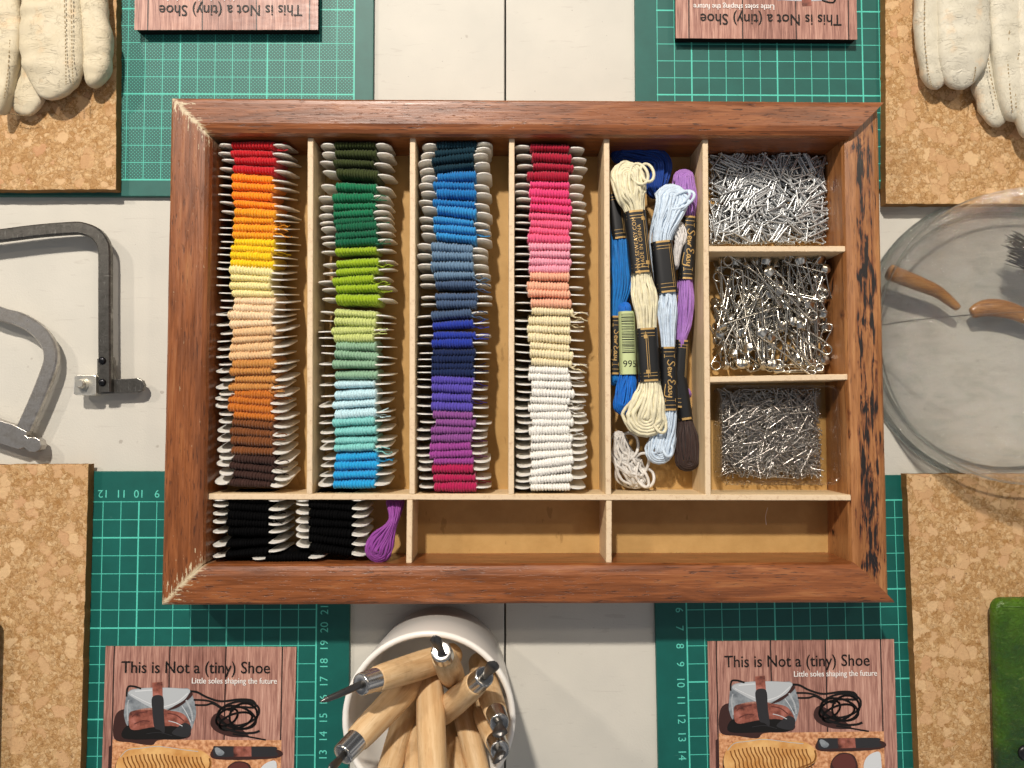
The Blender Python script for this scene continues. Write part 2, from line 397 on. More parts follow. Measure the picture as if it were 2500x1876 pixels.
# ------------------------------------------------------------------ the box
ZF, ZR, ZD = .4, 3.85, 3.2
c4 = [P(415, 240, ZR), P(2164, 243, ZR), P(2188, 1476, ZR), P(392, 1478, ZR)]
X0 = (c4[0].x+c4[3].x)/2; X1 = (c4[1].x+c4[2].x)/2; Y1 = (c4[0].y+c4[1].y)/2; Y0 = (c4[2].y+c4[3].y)/2
print('BOX', X0, X1, Y0, Y1, [tuple(round(k, 2) for k in c) for c in c4])
W = 1.93
box = thing('sewing_box', ((X0+X1)/2, (Y0+Y1)/2, 0), 'shallow wooden sewing box with mitred frame and plywood compartments', 'sewing box')
BC = Vector(((X0+X1)/2, (Y0+Y1)/2, 0))
def rail(side, mat, zt, wid, ov=0.0):
    prof = [(0, 0), (0, zt-.30), (.05, zt-.12), (.16, zt-.03), (.34, zt), (wid-.55, zt-.01), (wid-.28, zt-.07), (wid-.09, zt-.2), (wid, zt-.42), (wid, 0)]
    mb = MB(); rings = []; n = 60
    for i in range(n+1):
        t = i/n; r = []
        for w_, z in prof:
            k = w_
            wob = noise.noise(Vector((t*9+hash(side) % 7, w_, z)))*.018
            if side == 'n': x = X0+k+(X1-X0-2*k)*t; y = Y1-w_-wob
            if side == 's': x = X0+k+(X1-X0-2*k)*t; y = Y0+w_+wob
            if side == 'w': y = Y0+k+(Y1-Y0-2*k)*t; x = X0+w_+wob
            if side == 'e': y = Y0+k+(Y1-Y0-2*k)*t; x = X1-w_-wob-ov
            r.append((x, y, z))
        if side in ('n', 'e'): r = r[::-1]
        if side in 'ns' : r = r
        rings.append(r)
    mb.quads(rings); o = mb.build('rail', mat, box, smooth=False)
    return o
cx0, cy1, cy0 = X0-BC.x, Y1-BC.y, Y0-BC.y
chip = [(cx0, cy1, 1, .95), (cx0, cy0, -1, .95)]
rail('n', m_wood('rail_wood', 'x', WR, .8, 2.0, chips=chip), ZR, W)
rail('s', m_wood('rail_wood', 'x', WR, .75, 17.0, chips=chip), ZR, W+.12)
rail('w', m_wood('rail_wood', 'y', WR, .6, 31.0, chips=chip), ZR, W+.2)
rl = rail('e', m_wood('bare_rail_wood', 'y', WL, .35, 5.0, rough=.42, scorch=(X1-BC.x-1.75, X1-BC.x-.35), coat=.15), ZR-.42, W, .16)
tag(rl, 'paler right rail with black scorch marks')
mb = MB(); mb.box(X0+.5, X1-.5, Y0+.5, Y1-.5, ZF-.25, ZF); mb.build('base_panel', M['cardboard'], box)
def divider(a, b, z=ZD, th=.30, lean=0.0):
    """a, b: photo pixels of the middle of the top edge"""
    p, q = P(*a, z), P(*b, z); d = (q-p).normalized(); nn = Vector((-d.y, d.x, 0)); mb = MB(); rings = []; n = 40
    for i in range(n+1):
        c = p.lerp(q, i/n); wz = noise.noise(Vector((c.x*1.3, c.y*1.3, 5)))*.02; wt = noise.noise(Vector((c.x*6, c.y*6, 1)))*.012
        h = th/2+wt; L = nn*lean
        rings.append([c-nn*h-L+Vector((0, 0, ZF-z)), c+nn*h-L+Vector((0, 0, ZF-z)), c+nn*h+Vector((0, 0, wz-.03)), c+nn*(h-.03)+Vector((0, 0, wz)), c-nn*(h-.03)+Vector((0, 0, wz)), c-nn*h+Vector((0, 0, wz-.03))])
    mb.quads(rings); mb.build('divider', M['ply'], box)
YT = 338
divider((758, YT), (755.5, 1206)); divider((1007.5, YT), (1006, 1206)); divider((1249.5, YT), (1248, 1207)); divider((1481, YT), (1485.5, 1208)); divider((1722, YT), (1729, 1209))
divider((501, 1213), (2086, 1215.5), th=.31)
divider((1000.5, 1221), (998.5, 1377)); divider((1487, 1223), (1486.5, 1375))
divider((1731, 608), (2072, 608), z=ZD-.05, th=.31); divider((1733, 927), (2078, 920.5), z=ZD-.05, th=.31)

# ------------------------------------------------------------------ thread bobbins
ZB = 2.8                                       # card height
def card_mesh():
    hw, zt = 1.93, ZB; top = [(-1.12, zt-.42), (-1.14, zt-.16), (-1.28, zt-.05), (-1.45, zt), (-1.62, zt-.05), (-1.78, zt-.2), (-1.9, zt-.46), (-hw, zt-.8)]
    right = [(-x, z) for x, z in reversed(top)]
    up = top[::-1]                              # from left side up to the neck
    outl = [(-hw, .5), (-hw, zt-.8)]+[p for p in up[1:]]+[(1.12, zt-.42)]+[(1.14, zt-.16), (1.28, zt-.05), (1.45, zt), (1.62, zt-.05), (1.78, zt-.2), (1.9, zt-.46), (hw, zt-.8), (hw, .5)]
    outl += [(1.85, .2), (1.7, .06), (1.5, 0), (1.3, .03), (1.14, .12), (1.12, .42), (-1.12, .42), (-1.14, .12), (-1.3, .03), (-1.5, 0), (-1.7, .06), (-1.85, .2)]
    mb = MB(); t = .029
    mb.quads([[(x, -t, z) for x, z in outl], [(x, -t*.3, z) for x, z in outl], [(x, t, z) for x, z in outl]]); return mb
def thread_mesh(seed, fat=1.0):
    mb = MB(); rings = []; turns = random.Random(seed).randint(14, 16); L = 1.12; n = turns*6; m = 16
    for i in range(n+1):
        x = -L+2*L*i/n; e = min(1.0, .72+6*(1-abs(x)/L)); lump = noise.noise(Vector((x*2.1, seed*7.3, 0)))*.05+noise.noise(Vector((x*7, seed*3.3, 4)))*.025; r = []
        for k in range(m):
            a = 2*math.pi*k/m; ca, sa = math.cos(a), math.sin(a)
            yy = math.copysign(abs(ca)**.75, ca); zz = math.copysign(abs(sa)**.55, sa)
            ridge = abs(math.sin(math.pi*(x/(2*L)*turns+.16*math.sin(a)+.5*noise.noise(Vector((x*3, seed, 2))))))**.8*.105-.055
            d = ridge+lump+.02*noise.noise(Vector((x*9, a*2, seed)))
            r.append((x, yy*(.25*fat*e+d), ZB/2+zz*((ZB/2-.16)*(.96+.04*e)+d*.7)))
        rings.append(r)
    mb.quads(rings); return mb
proto_card = card_mesh().build('card', M['plastic']); card_data = proto_card.data; bpy.data.objects.remove(proto_card)
thread_data = []
for k in range(6):
    o = thread_mesh(k+1, [1.0, .92, 1.08, .97, 1.04, .9][k]).build('thread', M['plastic'], smooth=True); thread_data.append(o.data); bpy.data.objects.remove(o)
def tail_data(seed):
    rr = random.Random(seed); mb = MB()
    for q in range(3):
        p = [(1.0, -.16, ZB-.3+rr.uniform(-.2, .2))]
        for k in range(4): p.append((p[-1][0]+rr.uniform(.08, .28), p[-1][1]+rr.uniform(-.14, .14), p[-1][2]+rr.uniform(-.25, .22)))
        mb.tube(smooth_path(p, 4), .028, 5)
    o = mb.build('loose_end', M['plastic'], smooth=True); d = o.data; bpy.data.objects.remove(o); return d
tails = [tail_data(k) for k in range(5)]
ORD = ['first', 'second', 'third', 'fourth', 'fifth', 'sixth', 'seventh', 'eighth', 'ninth', 'tenth', 'eleventh', 'twelfth', 'thirteenth', 'fourteenth', 'fifteenth', 'sixteenth']
tmats = {}
def bobbin(pl, pr, tilt, shade, colr, label, group, kk):
    zt = ZF+ZB
    a, b = P(*pl, zt), P(*pr, zt); mid = (a+b)/2; yaw = math.atan2(b.y-a.y, b.x-a.x)
    rot = Euler((R(tilt), 0, yaw), 'XYZ')
    loc = mid - rot.to_matrix() @ Vector((0, 0, ZB*math.cos(R(tilt))+.0)); loc.z = ZF+.01
    if shade not in tmats: tmats[shade] = m_thread(shade.replace(' ', '_')+'_thread', colr)
    t = thing('thread_bobbin', loc, label, 'thread bobbin', group); t.rotation_euler = rot
    def ch(nm, data, mt=None):
        o = bpy.data.objects.new(nm, data); col.objects.link(o); o.parent = t
        if nm == 'thread': o.scale = (random.uniform(.95, 1.05), random.uniform(.88, 1.1), random.uniform(.98, 1.01)); o.location.x = random.uniform(-.05, .05)*SC
        if mt: o.material_slots[0].link = 'OBJECT'; o.material_slots[0].material = mt
        return o
    ch('card', card_data); ch('thread', thread_data[kk % 6], tmats[shade])
    if random.random() < .2: ch('loose_end', random.choice(tails), tmats[shade])
def column(xl, xr, L, Rr, tilt, runs, where):
    """xl/xr = (x at top, x at bottom) of the card ends"""
    i = 0; N = len(L)
    for shade, hexc, cnt in runs:
        for k in range(cnt):
            f = i/(N-1); jx = random.uniform(-6, 6)
            tl = tilt(f) if callable(tilt) else tilt
            bobbin((xl[0]+(xl[1]-xl[0])*f+jx, L[i]), (xr[0]+(xr[1]-xr[0])*f+jx, Rr[i]), tl+random.uniform(-3, 3), shade, hexc,
                   '%s thread bobbin, %s of its shade from the back, %s row' % (shade, ORD[k], where), 'thread bobbins filed in rows', i*5+len(where))
            i += 1
    assert i == N, (where, i, N)
def ys(a, sa, b, sb, ay, by): return [ay+v/sa for v in a]+[by+v/sb for v in b]
L1 = ys([435,503,557,625,690,765,838,900,975,1047,1112,1165,1225,1275,1328,1392,1443,1513,1580], 3.32, [50,112,168,227,317,388,450,515,577,636,695,762,827,876,912,972,1037,1097,1174,1248,1338,1392,1443,1518,1598], 3.32, 220, 700)
R1 = ys([440,512,577,655,735,795,870,945,1015,1062,1125,1185,1245,1300,1360,1425,1490,1540,1595], 3.32, [65,130,190,245,290,350,410,485,550,625,690,760,820,890,960,1025,1080,1150,1220,1285,1360,1440,1518,1580,1628], 3.32, 220, 700)
column((526, 518), (704, 700), L1, R1, 11, [('cherry red', 'c80f1e', 4), ('bright orange', 'ff9410', 4), ('golden orange', 'f7a316', 4), ('sunny yellow', 'fbcf0e', 4), ('pale lemon', 'f6e7a4', 4), ('pale peach', 'f4d6ae', 4), ('sandy beige', 'e6c090', 4), ('caramel', 'c98b45', 4), ('burnt orange', 'c4701f', 4), ('chestnut brown', '7a451c', 4), ('dark chocolate', '3d2620', 4)], 'red-to-brown')
L2 = ys([435,503,575,650,765,863,943,1012,1075,1115,1193,1240,1310,1413,1487,1555,1613], 3.32, [95,200,275,368,415,480,535,632,725,803,893,980,1055,1113,1195,1262,1325,1405,1460,1540,1620], 3.32, 220, 700)
R2 = ys([435,510,595,690,790,855,930,975,1030,1080,1147,1208,1290,1380,1447,1517,1590], 3.32, [100,238,297,348,415,490,575,635,718,790,862,940,1015,1085,1165,1245,1300,1375,1450,1522,1610], 3.32, 220, 700)
column((778, 776), (953, 953), L2, R2, 5, [('dark olive', '38421c', 4), ('emerald', '06764c', 4), ('forest green', '046240', 4), ('lime', '9cb81c', 6), ('pale lime', 'c9d382', 4), ('sage', '8fb596', 4), ('icy blue', 'c6e6ee', 4), ('light aqua', '86cfcb', 4), ('cyan blue', '1ea2dc', 4)], 'green-to-aqua')
L3 = ys([115,198,265,340,400,460,530,608,660,755,830,897,990,1083,1173,1270,1350,1460,1527,1637], 3.61, [140,212,283,370,425,487,540,600,668,758,835,905,980,1053,1133,1215,1280,1335,1405,1480,1557], 3.61, 320, 760)
R3 = ys([100,140,190,270,365,478,548,648,728,820,882,958,1040,1097,1180,1260,1350,1455,1517,1590], 3.61, [100,208,275,365,422,487,543,620,698,775,857,932,997,1057,1123,1187,1257,1333,1400,1480,1557], 3.61, 320, 760)
column((1024, 1017), (1196, 1190), L3, R3, lambda f: 1 if f < .4 else 5, [('dark teal', '07303f', 4), ('strong blue', '0f76bc', 4), ('azure', '2a8fd0', 4), ('grey blue', '6886a2', 4), ('slate blue', '42597a', 4), ('royal blue', '1c35a0', 3), ('navy', '10234f', 4), ('violet blue', '5546ac', 4), ('plum', '8c4a92', 4), ('magenta purple', '9a3f92', 3), ('raspberry', 'b0104f', 3)], 'teal-to-purple')
L4 = ys([125,203,293,380,460,525,585,655,735,800,858,935,1015,1080,1145,1218,1278,1358,1420,1512,1580], 3.61, [85,155,220,290,360,435,515,580,648,713,783,862,928,990,1068,1133,1215,1300,1382,1460,1510,1565], 3.61, 320, 760)
R4 = ys([145,240,320,393,475,555,630,700,768,835,905,960,1018,1090,1160,1215,1285,1378,1448,1525,1605], 3.61, [98,180,265,345,405,478,543,593,665,742,805,862,930,990,1053,1128,1185,1248,1305,1378,1470,1565], 3.61, 320, 760)
column((1259, 1261), (1430, 1431), L4, R4, 8, [('crimson', 'ae0f34', 4), ('hot pink', 'e8417c', 4), ('rose pink', 'ee6088', 4), ('baby pink', 'f0a0b4', 4), ('salmon', 'f2b394', 4), ('ivory', 'eee0b8', 7), ('white', 'f2efe8', 16)], 'pink-to-white')
BL_ = [385,430,493,558,637,745,830]; BLr = [392,468,530,580,635,712,775]
for i, (a, b) in enumerate(zip(BL_, BLr)):
    bobbin((511, 1100+a/3.16), (690, 1100+b/3.16), 3+random.uniform(-2, 2), 'black', '050506', 'black thread bobbin, %s from the back in the left black stack' % ORD[i], 'black thread bobbins', i)
for i, (a, b) in enumerate(zip([392,418,487,555,620,665,735], [386,462,522,590,668,742,822])):
    bobbin((715, 1100+a/3.16), (894, 1100+b/3.16), 4+random.uniform(-2, 2), 'black', '050506', 'black thread bobbin, %s from the back in the right black stack' % ORD[i], 'black thread bobbins', i+2)
bobbin((609, 1100+842/3.16), (787, 1100+830/3.16), 2, 'black', '050506', 'black thread bobbin lying in front, bridging the two black stacks', 'black thread bobbins', 3)

# ------------------------------------------------------------------ skeins of embroidery floss
def K6(X, Y): return 1450+X/3.61, 320+Y/3.61
def K3(X, Y): return 380+X/3.16, 1100+Y/3.16
def skein(name, label, pts, colr, z, conv, zoom, thick=.38, bands=(), strands=6, rad=.085, group='skeins of embroidery floss', messy=.05, core=.86, loops=()):
    """pts: (X, Y, half width, dz) in crop pixels"""
    S = []; z -= .1
    for X, Y, hw, dz in pts:
        p = P(*conv(X, Y), z+dz); k = H-z-dz; S.append((p.x, p.y, p.z, hw/zoom*k/F))
    C = smooth_path(S, 10); n = len(C)
    t = thing(name, (C[n//2][0], C[n//2][1], ZF), label, 'thread skein', group)
    def frame(i):
        a, b = Vector(C[max(i-1, 0)][:2]), Vector(C[min(i+1, n-1)][:2]); d = (b-a).normalized(); return d, Vector((-d.y, d.x))
    mt = m_floss(name+'_floss', colr)
    rr = random.Random(label); mb = MB()
    # solid core so nothing shows through
    rings = []
    for i in range(n):
        d, nn = frame(i); x, y, zc, hw = C[i]; e = min(1, .25+min(i, n-1-i)/5)
        rings.append([(x+nn.x*math.cos(a)*hw*core*e, y+nn.y*math.cos(a)*hw*core*e, zc-.06+math.sin(a)*thick*.8*e) for a in [2*math.pi*k/14 for k in range(14)]])
    mb.quads(rings)
    for layer in range(2):
        for k in range(strands):
            u = (k+.5+.5*layer)/(strands+.5); ph = rr.uniform(0, 99); off = rr.uniform(-.05, .05)
            path = []
            def pos(i, side, ext=0.0, lift=0.0):
                d, nn = frame(i); x, y, zc, hw = C[i]
                j = noise.noise(Vector((i*.075, ph, side)))*messy*5; uu = max(-1.05, min(1.05, side*u+j+off*.3))
                hgt = thick*math.sqrt(max(0, 1-min(1, abs(uu))**2.2))-.10*layer
                return Vector((x+nn.x*uu*hw+d.x*ext, y+nn.y*uu*hw+d.y*ext, zc+hgt+lift+noise.noise(Vector((i*.1, ph+3, side)))*messy*1.5))
            for i in range(n): path.append(pos(i, 1))
            hw = C[-1][3]; d, nn = frame(n-1); c = Vector(C[-1][:3])
            for q in range(1, 7):
                a = math.pi*q/7; uu = u*math.cos(a)
                path.append(Vector((c.x+nn.x*uu*hw+d.x*math.sin(a)*u*hw*.9, c.y+nn.y*uu*hw+d.y*math.sin(a)*u*hw*.9, c.z+thick*math.sqrt(max(0, 1-u**2.2))-.1*layer-.12*math.sin(a)+noise.noise(Vector((q, ph, 9)))*messy)))
            for i in reversed(range(n)): path.append(pos(i, -1))
            hw = C[0][3]; d, nn = frame(0); c = Vector(C[0][:3])
            for q in range(1, 7):
                a = math.pi*q/7; uu = -u*math.cos(a)
                path.append(Vector((c.x+nn.x*uu*hw-d.x*math.sin(a)*u*hw*.9, c.y+nn.y*uu*hw-d.y*math.sin(a)*u*hw*.9, c.z+thick*math.sqrt(max(0, 1-u**2.2))-.1*layer-.12*math.sin(a)+noise.noise(Vector((q, ph, 5)))*messy)))
            rl_ = [min(.105, max(.05, C[min(n-1, max(0, q if q < n else 2*n+5-q))][3]/(strands*1.65))) for q in range(len(path))]
            mb.tube(path, rl_, 7, closed=True)
    for (X, Y, rx, ry, ro, lz) in loops:
        lp = []
        for q in range(28):
            a = 2*math.pi*q/28; ex, ey = rx*math.cos(a), ry*math.sin(a); c_, s_ = math.cos(R(ro)), math.sin(R(ro))
            lp.append(tuple(P(*conv(X+ex*c_-ey*s_, Y+ex*s_+ey*c_), z+lz+.12*math.sin(a+1)+.05*math.sin(3*a))))
        mb.tube(lp, .085, 7, closed=True)
    mb.build('strands', mt, t, smooth=True)
    for bd in bands: band(t, conv, zoom, z, th=thick+.15, **bd)
    return t
SCRIPT = [[(.9, .85), (.6, 1), (.3, .8), (.55, .5), (.75, .25), (.4, 0), (.05, .2)], [(1.0, .25), (1.35, .35), (1.25, .55), (1.05, .4), (1.1, .08), (1.45, .1)], [(1.55, .5), (1.65, .05), (1.9, .4), (2.0, .05), (2.25, .5), (2.4, .45)],
          [(3.3, .85), (2.95, 1), (2.75, .75), (3.05, .52), (2.7, .3), (2.85, 0), (3.35, .15)], [(3.85, .4), (3.6, .5), (3.45, .2), (3.65, .03), (3.85, .4), (3.9, .05), (4.05, .1)], [(4.32, .5), (4.12, .42), (4.3, .22), (4.2, .02), (4.03, .08)], [(4.5, .5), (4.55, .1), (4.8, .15), (4.92, .5), (4.8, -.3), (4.4, -.45), (3.2, -.3)]]
def band(t, conv, zoom, z, a, b, hw, dz=0.0, th=.42, kind='plain', ground='black'):
    """paper band round a skein from crop point a to b"""
    zz = z+dz; A, B = P(*conv(*a), zz), P(*conv(*b), zz); d = (B-A); L = d.length; d.normalize(); nn = Vector((-d.y, d.x, 0))
    w_ = hw/zoom*(H-zz)/F
    def top(q): return th*(max(0, 1-min(1, abs(q/w_))**3.0))**.33
    def at(s, q, lift=0.0): return A+d*s-nn*q+Vector((0, 0, top(q)+lift))      # q to the left of travel seen from above is -, so x right when travelling down
    mb = MB(); rings = []
    m = 22
    for s in (0, L):
        r = []
        for k in range(m+1): r.append(at(s, w_*math.cos(math.pi*(1-k/m))))
        for k in range(1, m): q = w_*math.cos(math.pi*k/m); r.append(A+d*s-nn*q+Vector((0, 0, -top(q)*.7)))
        rings.append(r)
    mb.quads(rings, cap=False)
    pm = M['black_paper'] if ground == 'black' else plain('pale_green_paper', rgb('c2cf98'), .5)
    o = mb.build('paper_band', pm, t, smooth=True)
    if ground != 'black': tag(o, 'pale green band with barcode and 995')
    pr = MB()
    def strip(s0, s1, q0, q1, lift=.008):
        n = 6
        for k in range(n):
            e0, e1 = q0+(q1-q0)*k/n, q0+(q1-q0)*(k+1)/n
            pr.face([at(s0, e0, lift), at(s0, e1, lift), at(s1, e1, lift), at(s1, e0, lift)])
    g_ = .022
    if kind == 'plain': strip(L-.12, L, -w_*.93, w_*.93)
    elif ground == 'black':
        for e in (.0, L-.1): strip(e, e+.10, -w_*.93, w_*.93)
        for e in (.26, L-.30): strip(e, e+g_*1.3, -w_*.9, w_*.9)
    if kind in ('web', 'lines'):
        for e in (.42, L-.46): strip(e, e+g_, -w_*.9, w_*.9)
        q = -w_*.62 if kind == 'web' else w_*.2
        strip(.2, L-.2, q, q+g_*1.4); strip(.45, L-.35, q-.1, q-.1+g_)
        strip(.36, .56, q-.06, q+.12); strip(L-.62, L-.42, q-.06, q+.12)
    if kind == 'web':
        # reading from the far end back up
        fn = lambda off: (lambda x, y: at(L/2-x, off+y, .012))
        add_text(pr, 'WWW.SEWEASY.COM', .29, lambda x, y: at(L/2-x+.25, w_*.30+y, .012), spacing=1.1)
        add_text(pr, 'MADE IN CHINA', .29, lambda x, y: at(L/2-x+.25, -w_*.12+y, .012), spacing=1.1)
    if kind == 'script':
        k_ = min(L*.60/5.0, w_*1.15); s0_ = L/2-2.5*k_
        for st in SCRIPT:
            pp = [Vector(p) for p in smooth_path(st, 5)]
            for i in range(len(pp)-1):
                t_ = (pp[i+1]-pp[i]); t_ = t_.normalized() if t_.length > 0 else Vector((1, 0)); n_ = Vector((-t_.y, t_.x))*(.045+.03*abs(t_.y))
                pr.face([at(s0_+p.x*k_, -(p.y-.3)*k_, .012) for p in (pp[i]+n_, pp[i+1]+n_, pp[i+1]-n_, pp[i]-n_)])
        for s0 in (.5, L-.55):
            strip(s0, s0+g_, -w_*.5, w_*.5); strip(s0-.1, s0+.1, -w_*.62, -w_*.62+g_*1.5); strip(s0-.1, s0+.1, w_*.62-g_*1.5, w_*.62)
    if kind == 'small':
        for k in range(3): add_text(pr, ['100% COTTON', '8M 8.75YD', 'SIX STRANDS'][k] if False else '', .2, lambda x, y: at(L/2+x, y, .012))
        strip(.2, L-.25, -w_*.55, -w_*.55+g_); strip(.2, L-.25, -w_*.72, -w_*.72+g_)
        strip(.42, .42+g_, -w_*.9, w_*.9); strip(L-.5, L-.5+g_, -w_*.9, w_*.9)
    if kind == 'barcode':
        ink = MB(); rb = random.Random(4); s = .15
        pr2 = pr; 
        while s < L*.66:
            ww = rb.choice([.02, .03, .045, .07]); strip(s, s+ww, -w_*.72, w_*.72); s += ww+rb.choice([.03, .04, .06])
        add_text(pr, '995', .52, lambda x, y: at(L*.84-y, -x-w_*.12, .012))
    if pr.f: pr.build('band_print', M['gold'] if ground == 'black' else M['ink'], o, org=Vector(t.location)/SC)

Z5 = ZF
skein('floss_skein', 'dark blue floss skein in the shade at the back of its compartment', [(230, 210, 90, 0), (420, 250, 110, .1), (560, 300, 120, .2), (545, 520, 90, 0)], '0d3f96', 1.2, K6, 3.61)
skein('floss_skein', 'mid blue floss skein squeezed against the left divider, two black bands', [(175, 640, 60, 0), (215, 900, 85, .0), (238, 1100, 98, .1), (245, 1350, 98, .1), (195, 1620, 60, 0), (175, 1900, 45, 0), (185, 2200, 50, 0)], '1279c8', 1.75, K6, 3.61,
      bands=[dict(a=(170, 560), b=(222, 965), hw=72, kind='small'), dict(a=(185, 1640), b=(176, 2150), hw=48, kind='script')])
skein('floss_skein', 'bright blue floss skein with pale green band reading 995', [(265, 1560, 60, 0), (285, 1850, 68, 0), (295, 2120, 72, 0), (285, 2260, 92, 0), (262, 2420, 95, 0)], '0c6fd2', 2.0, K6, 3.61, thick=.42,
      bands=[dict(a=(282, 1600), b=(297, 2150), hw=76, kind='barcode', ground='green')])
skein('floss_skein', 'lilac floss skein along the right divider', [(790, 420, 95, 0), (815, 600, 92, .1), (832, 790, 55, 0), (808, 1300, 58, 0), (802, 1520, 78, .1), (790, 1700, 70, 0), (765, 1860, 45, 0), (750, 2200, 50, -.3), (815, 2330, 40, -.4)], 'a877c4', 1.9, K6, 3.61,
      bands=[dict(a=(832, 770), b=(806, 1320), hw=66, kind='script'), dict(a=(770, 1850), b=(735, 2440), hw=62, dz=-.1, kind='small')])
skein('floss_skein', 'dark brown floss skein at the front right of its compartment', [(735, 2140, 52, 0), (790, 2520, 62, 0), (812, 2700, 105, .1), (822, 2900, 112, 0)], '3b2a26', 1.7, K6, 3.61, thick=.5, messy=.05,
      bands=[dict(a=(735, 2120), b=(797, 2545), hw=66, kind='plain')])
skein('floss_skein', 'pale grey floss skein with loose tangled loops at the front left', [(215, 2700, 60, 0), (250, 2850, 110, 0), (300, 2980, 130, .1), (385, 3060, 100, 0)], 'dcd8d2', 1.2, K6, 3.61, thick=.45, messy=.2, core=.55, loops=((400, 2950, 120, 70, -60, .45), (420, 3050, 100, 45, 60, .5), (300, 2780, 90, 120, 10, .4), (470, 3060, 60, 80, 0, .4)))
skein('floss_skein', 'short white floss skein peeping between light blue and lilac', [(735, 850, 60, 0), (760, 950, 55, .1), (735, 1040, 35, 0), (710, 1200, 30, -.2)], 'e2deda', 2.1, K6, 3.61, messy=.09)
skein('floss_skein', 'light blue floss skein in the middle, band lettered in gold script', [(690, 600, 150, .1), (650, 750, 125, .15), (590, 990, 88, 0), (640, 1430, 82, 0), (640, 1600, 92, .1), (650, 1910, 62, 0), (660, 2470, 62, 0), (610, 2680, 110, -.1), (570, 2830, 120, -.2)], 'd0e0f0', 2.45, K6, 3.61, messy=.06, loops=((770, 610, 125, 62, -28, .5), (760, 600, 100, 42, -35, .45), (745, 630, 90, 70, -20, .4), (650, 2800, 70, 40, 80, .2)),
      bands=[dict(a=(590, 985), b=(642, 1435), hw=96, kind='small'), dict(a=(645, 1910), b=(660, 2465), hw=74, kind='script')])
skein('floss_skein', 'cream floss skein lying on top, band printed with gold lettering', [(290, 400, 150, .1), (315, 560, 138, .15), (358, 730, 86, 0), (412, 1255, 84, 0), (445, 1480, 112, .12), (462, 1740, 86, 0), (490, 2200, 86, 0), (475, 2380, 150, .1), (450, 2530, 190, .0)], 'ebe3c2', 2.75, K6, 3.61, messy=.055, loops=((400, 380, 95, 70, 60, .42), (470, 370, 80, 55, 70, .3), (300, 420, 150, 90, 75, .35), (560, 2520, 150, 60, 70, .2)),
      bands=[dict(a=(357, 720), b=(414, 1262), hw=96, kind='web'), dict(a=(458, 1745), b=(490, 2210), hw=96, kind='lines')])
skein('floss_skein', 'small purple floss skein drooping beside the black bobbins', [(1850, 400, 70, -.6), (1845, 500, 40, -.2), (1825, 570, 42, 0), (1755, 690, 95, .15), (1720, 770, 105, .15)], '8d3f96', 2.75, K3, 3.16, thick=.5, messy=.05)

# ------------------------------------------------------------------ nails, safety pins, dressmaking pins
def wall_rect(px0, px1, py0, py1, z): a, b = P(px0, py0, z), P(px1, py1, z); return a.x, b.x, b.y, a.y
def heap(n_ind, n_stuff, rect, z0, z1, L, build, name, label, cat, group, stufflabel, tilt=14, clump=5, spread=.22, ragged=.12):
    x0, x1, y0, y1 = rect; rr = random.Random(name); tot = n_ind+n_stuff; proto = build(MB()).build(name, M[MAT], None, smooth=True); data = proto.data; bpy.data.objects.remove(proto)
    mats = []; cl = None
    for i in range(tot):
        f = i/tot
        if cl is None or rr.random() < 1/clump: cl = (rr.uniform(x0, x1), rr.uniform(y0, y1), rr.uniform(0, 2*math.pi))
        a = cl[2]+rr.gauss(0, .12)+(math.pi if rr.random() < .5 else 0); _s = rr.gauss(0, .15); _q = rr.gauss(0, spread); x = cl[0]+math.cos(cl[2])*_s-math.sin(cl[2])*_q; y = cl[1]+math.sin(cl[2])*_s+math.cos(cl[2])*_q; tl = R(rr.gauss(0, tilt))
        hx = abs(math.cos(a)*L/2*math.cos(tl)); hy = abs(math.sin(a)*L/2*math.cos(tl))
        mg_ = rr.random()**2*ragged; x = min(max(x, x0+hx+mg_*rr.random()), x1-hx-mg_*rr.random()); y = min(max(y, y0+hy+mg_*rr.random()), y1-hy-mg_*rr.random())
        ed = min(1, min(x-x0, x1-x, y-y0, y1-y)/.9); z = z0+(z1-z0)*f*(.55+.45*ed if ragged > .2 else 1)+noise.noise(Vector((x*.6, y*.6, 3)))*.14
        tl = max(-1.2, min(1.2, tl)); mats.append(Matrix.Translation(Vector((x, y, z))*SC) @ Euler((0, tl, a)).to_matrix().to_4x4())
    vs = []; fs = []
    for mtx in mats[:n_stuff]:
        k = len(vs); vs += [tuple(mtx @ v.co) for v in data.vertices]; fs += [[k+q for q in p.vertices] for p in data.polygons]
    me = bpy.data.meshes.new(name+'_heap'); me.from_pydata(vs, [], fs); me.materials.append(M[MAT]); me.polygons.foreach_set('use_smooth', [True]*len(fs))
    o = bpy.data.objects.new(name+'_heap', me); col.objects.link(o); tag(o, stufflabel, cat, None, 'stuff')
    for mtx in mats[n_stuff:]:
        o = bpy.data.objects.new(name, data); col.objects.link(o); o.matrix_world = mtx; tag(o, label, cat, group)
def nail(mb):
    r = .052; mb.tube([(-.62, 0, 0), (-.5, 0, 0), (-.47, 0, 0), (.55, 0, 0), (.58, 0, 0)], [.006, r, r, r, r], 8); mb.tube([(.57, 0, 0), (.575, 0, 0), (.585, 0, 0), (.62, 0, 0), (.63, 0, 0)], [r, .08, .088, .088, .07], 8); return mb
MAT = 'steel'
ra = wall_rect(1733, 2015, 352, 597, 1.3)
Xin = X1-W-.18
heap(300, 800, (ra[0]+.02, Xin, P(1800, 596, 1.0).y+.02, Y1-W-.03), ZF+.15, 1.3, 1.26, nail, 'steel_nail', 'small bright steel nail in the heap in the back right compartment', 'nail', 'steel nails heaped in the back right compartment', 'lower layers of small steel nails under the heap', 4, 2.2, .30)

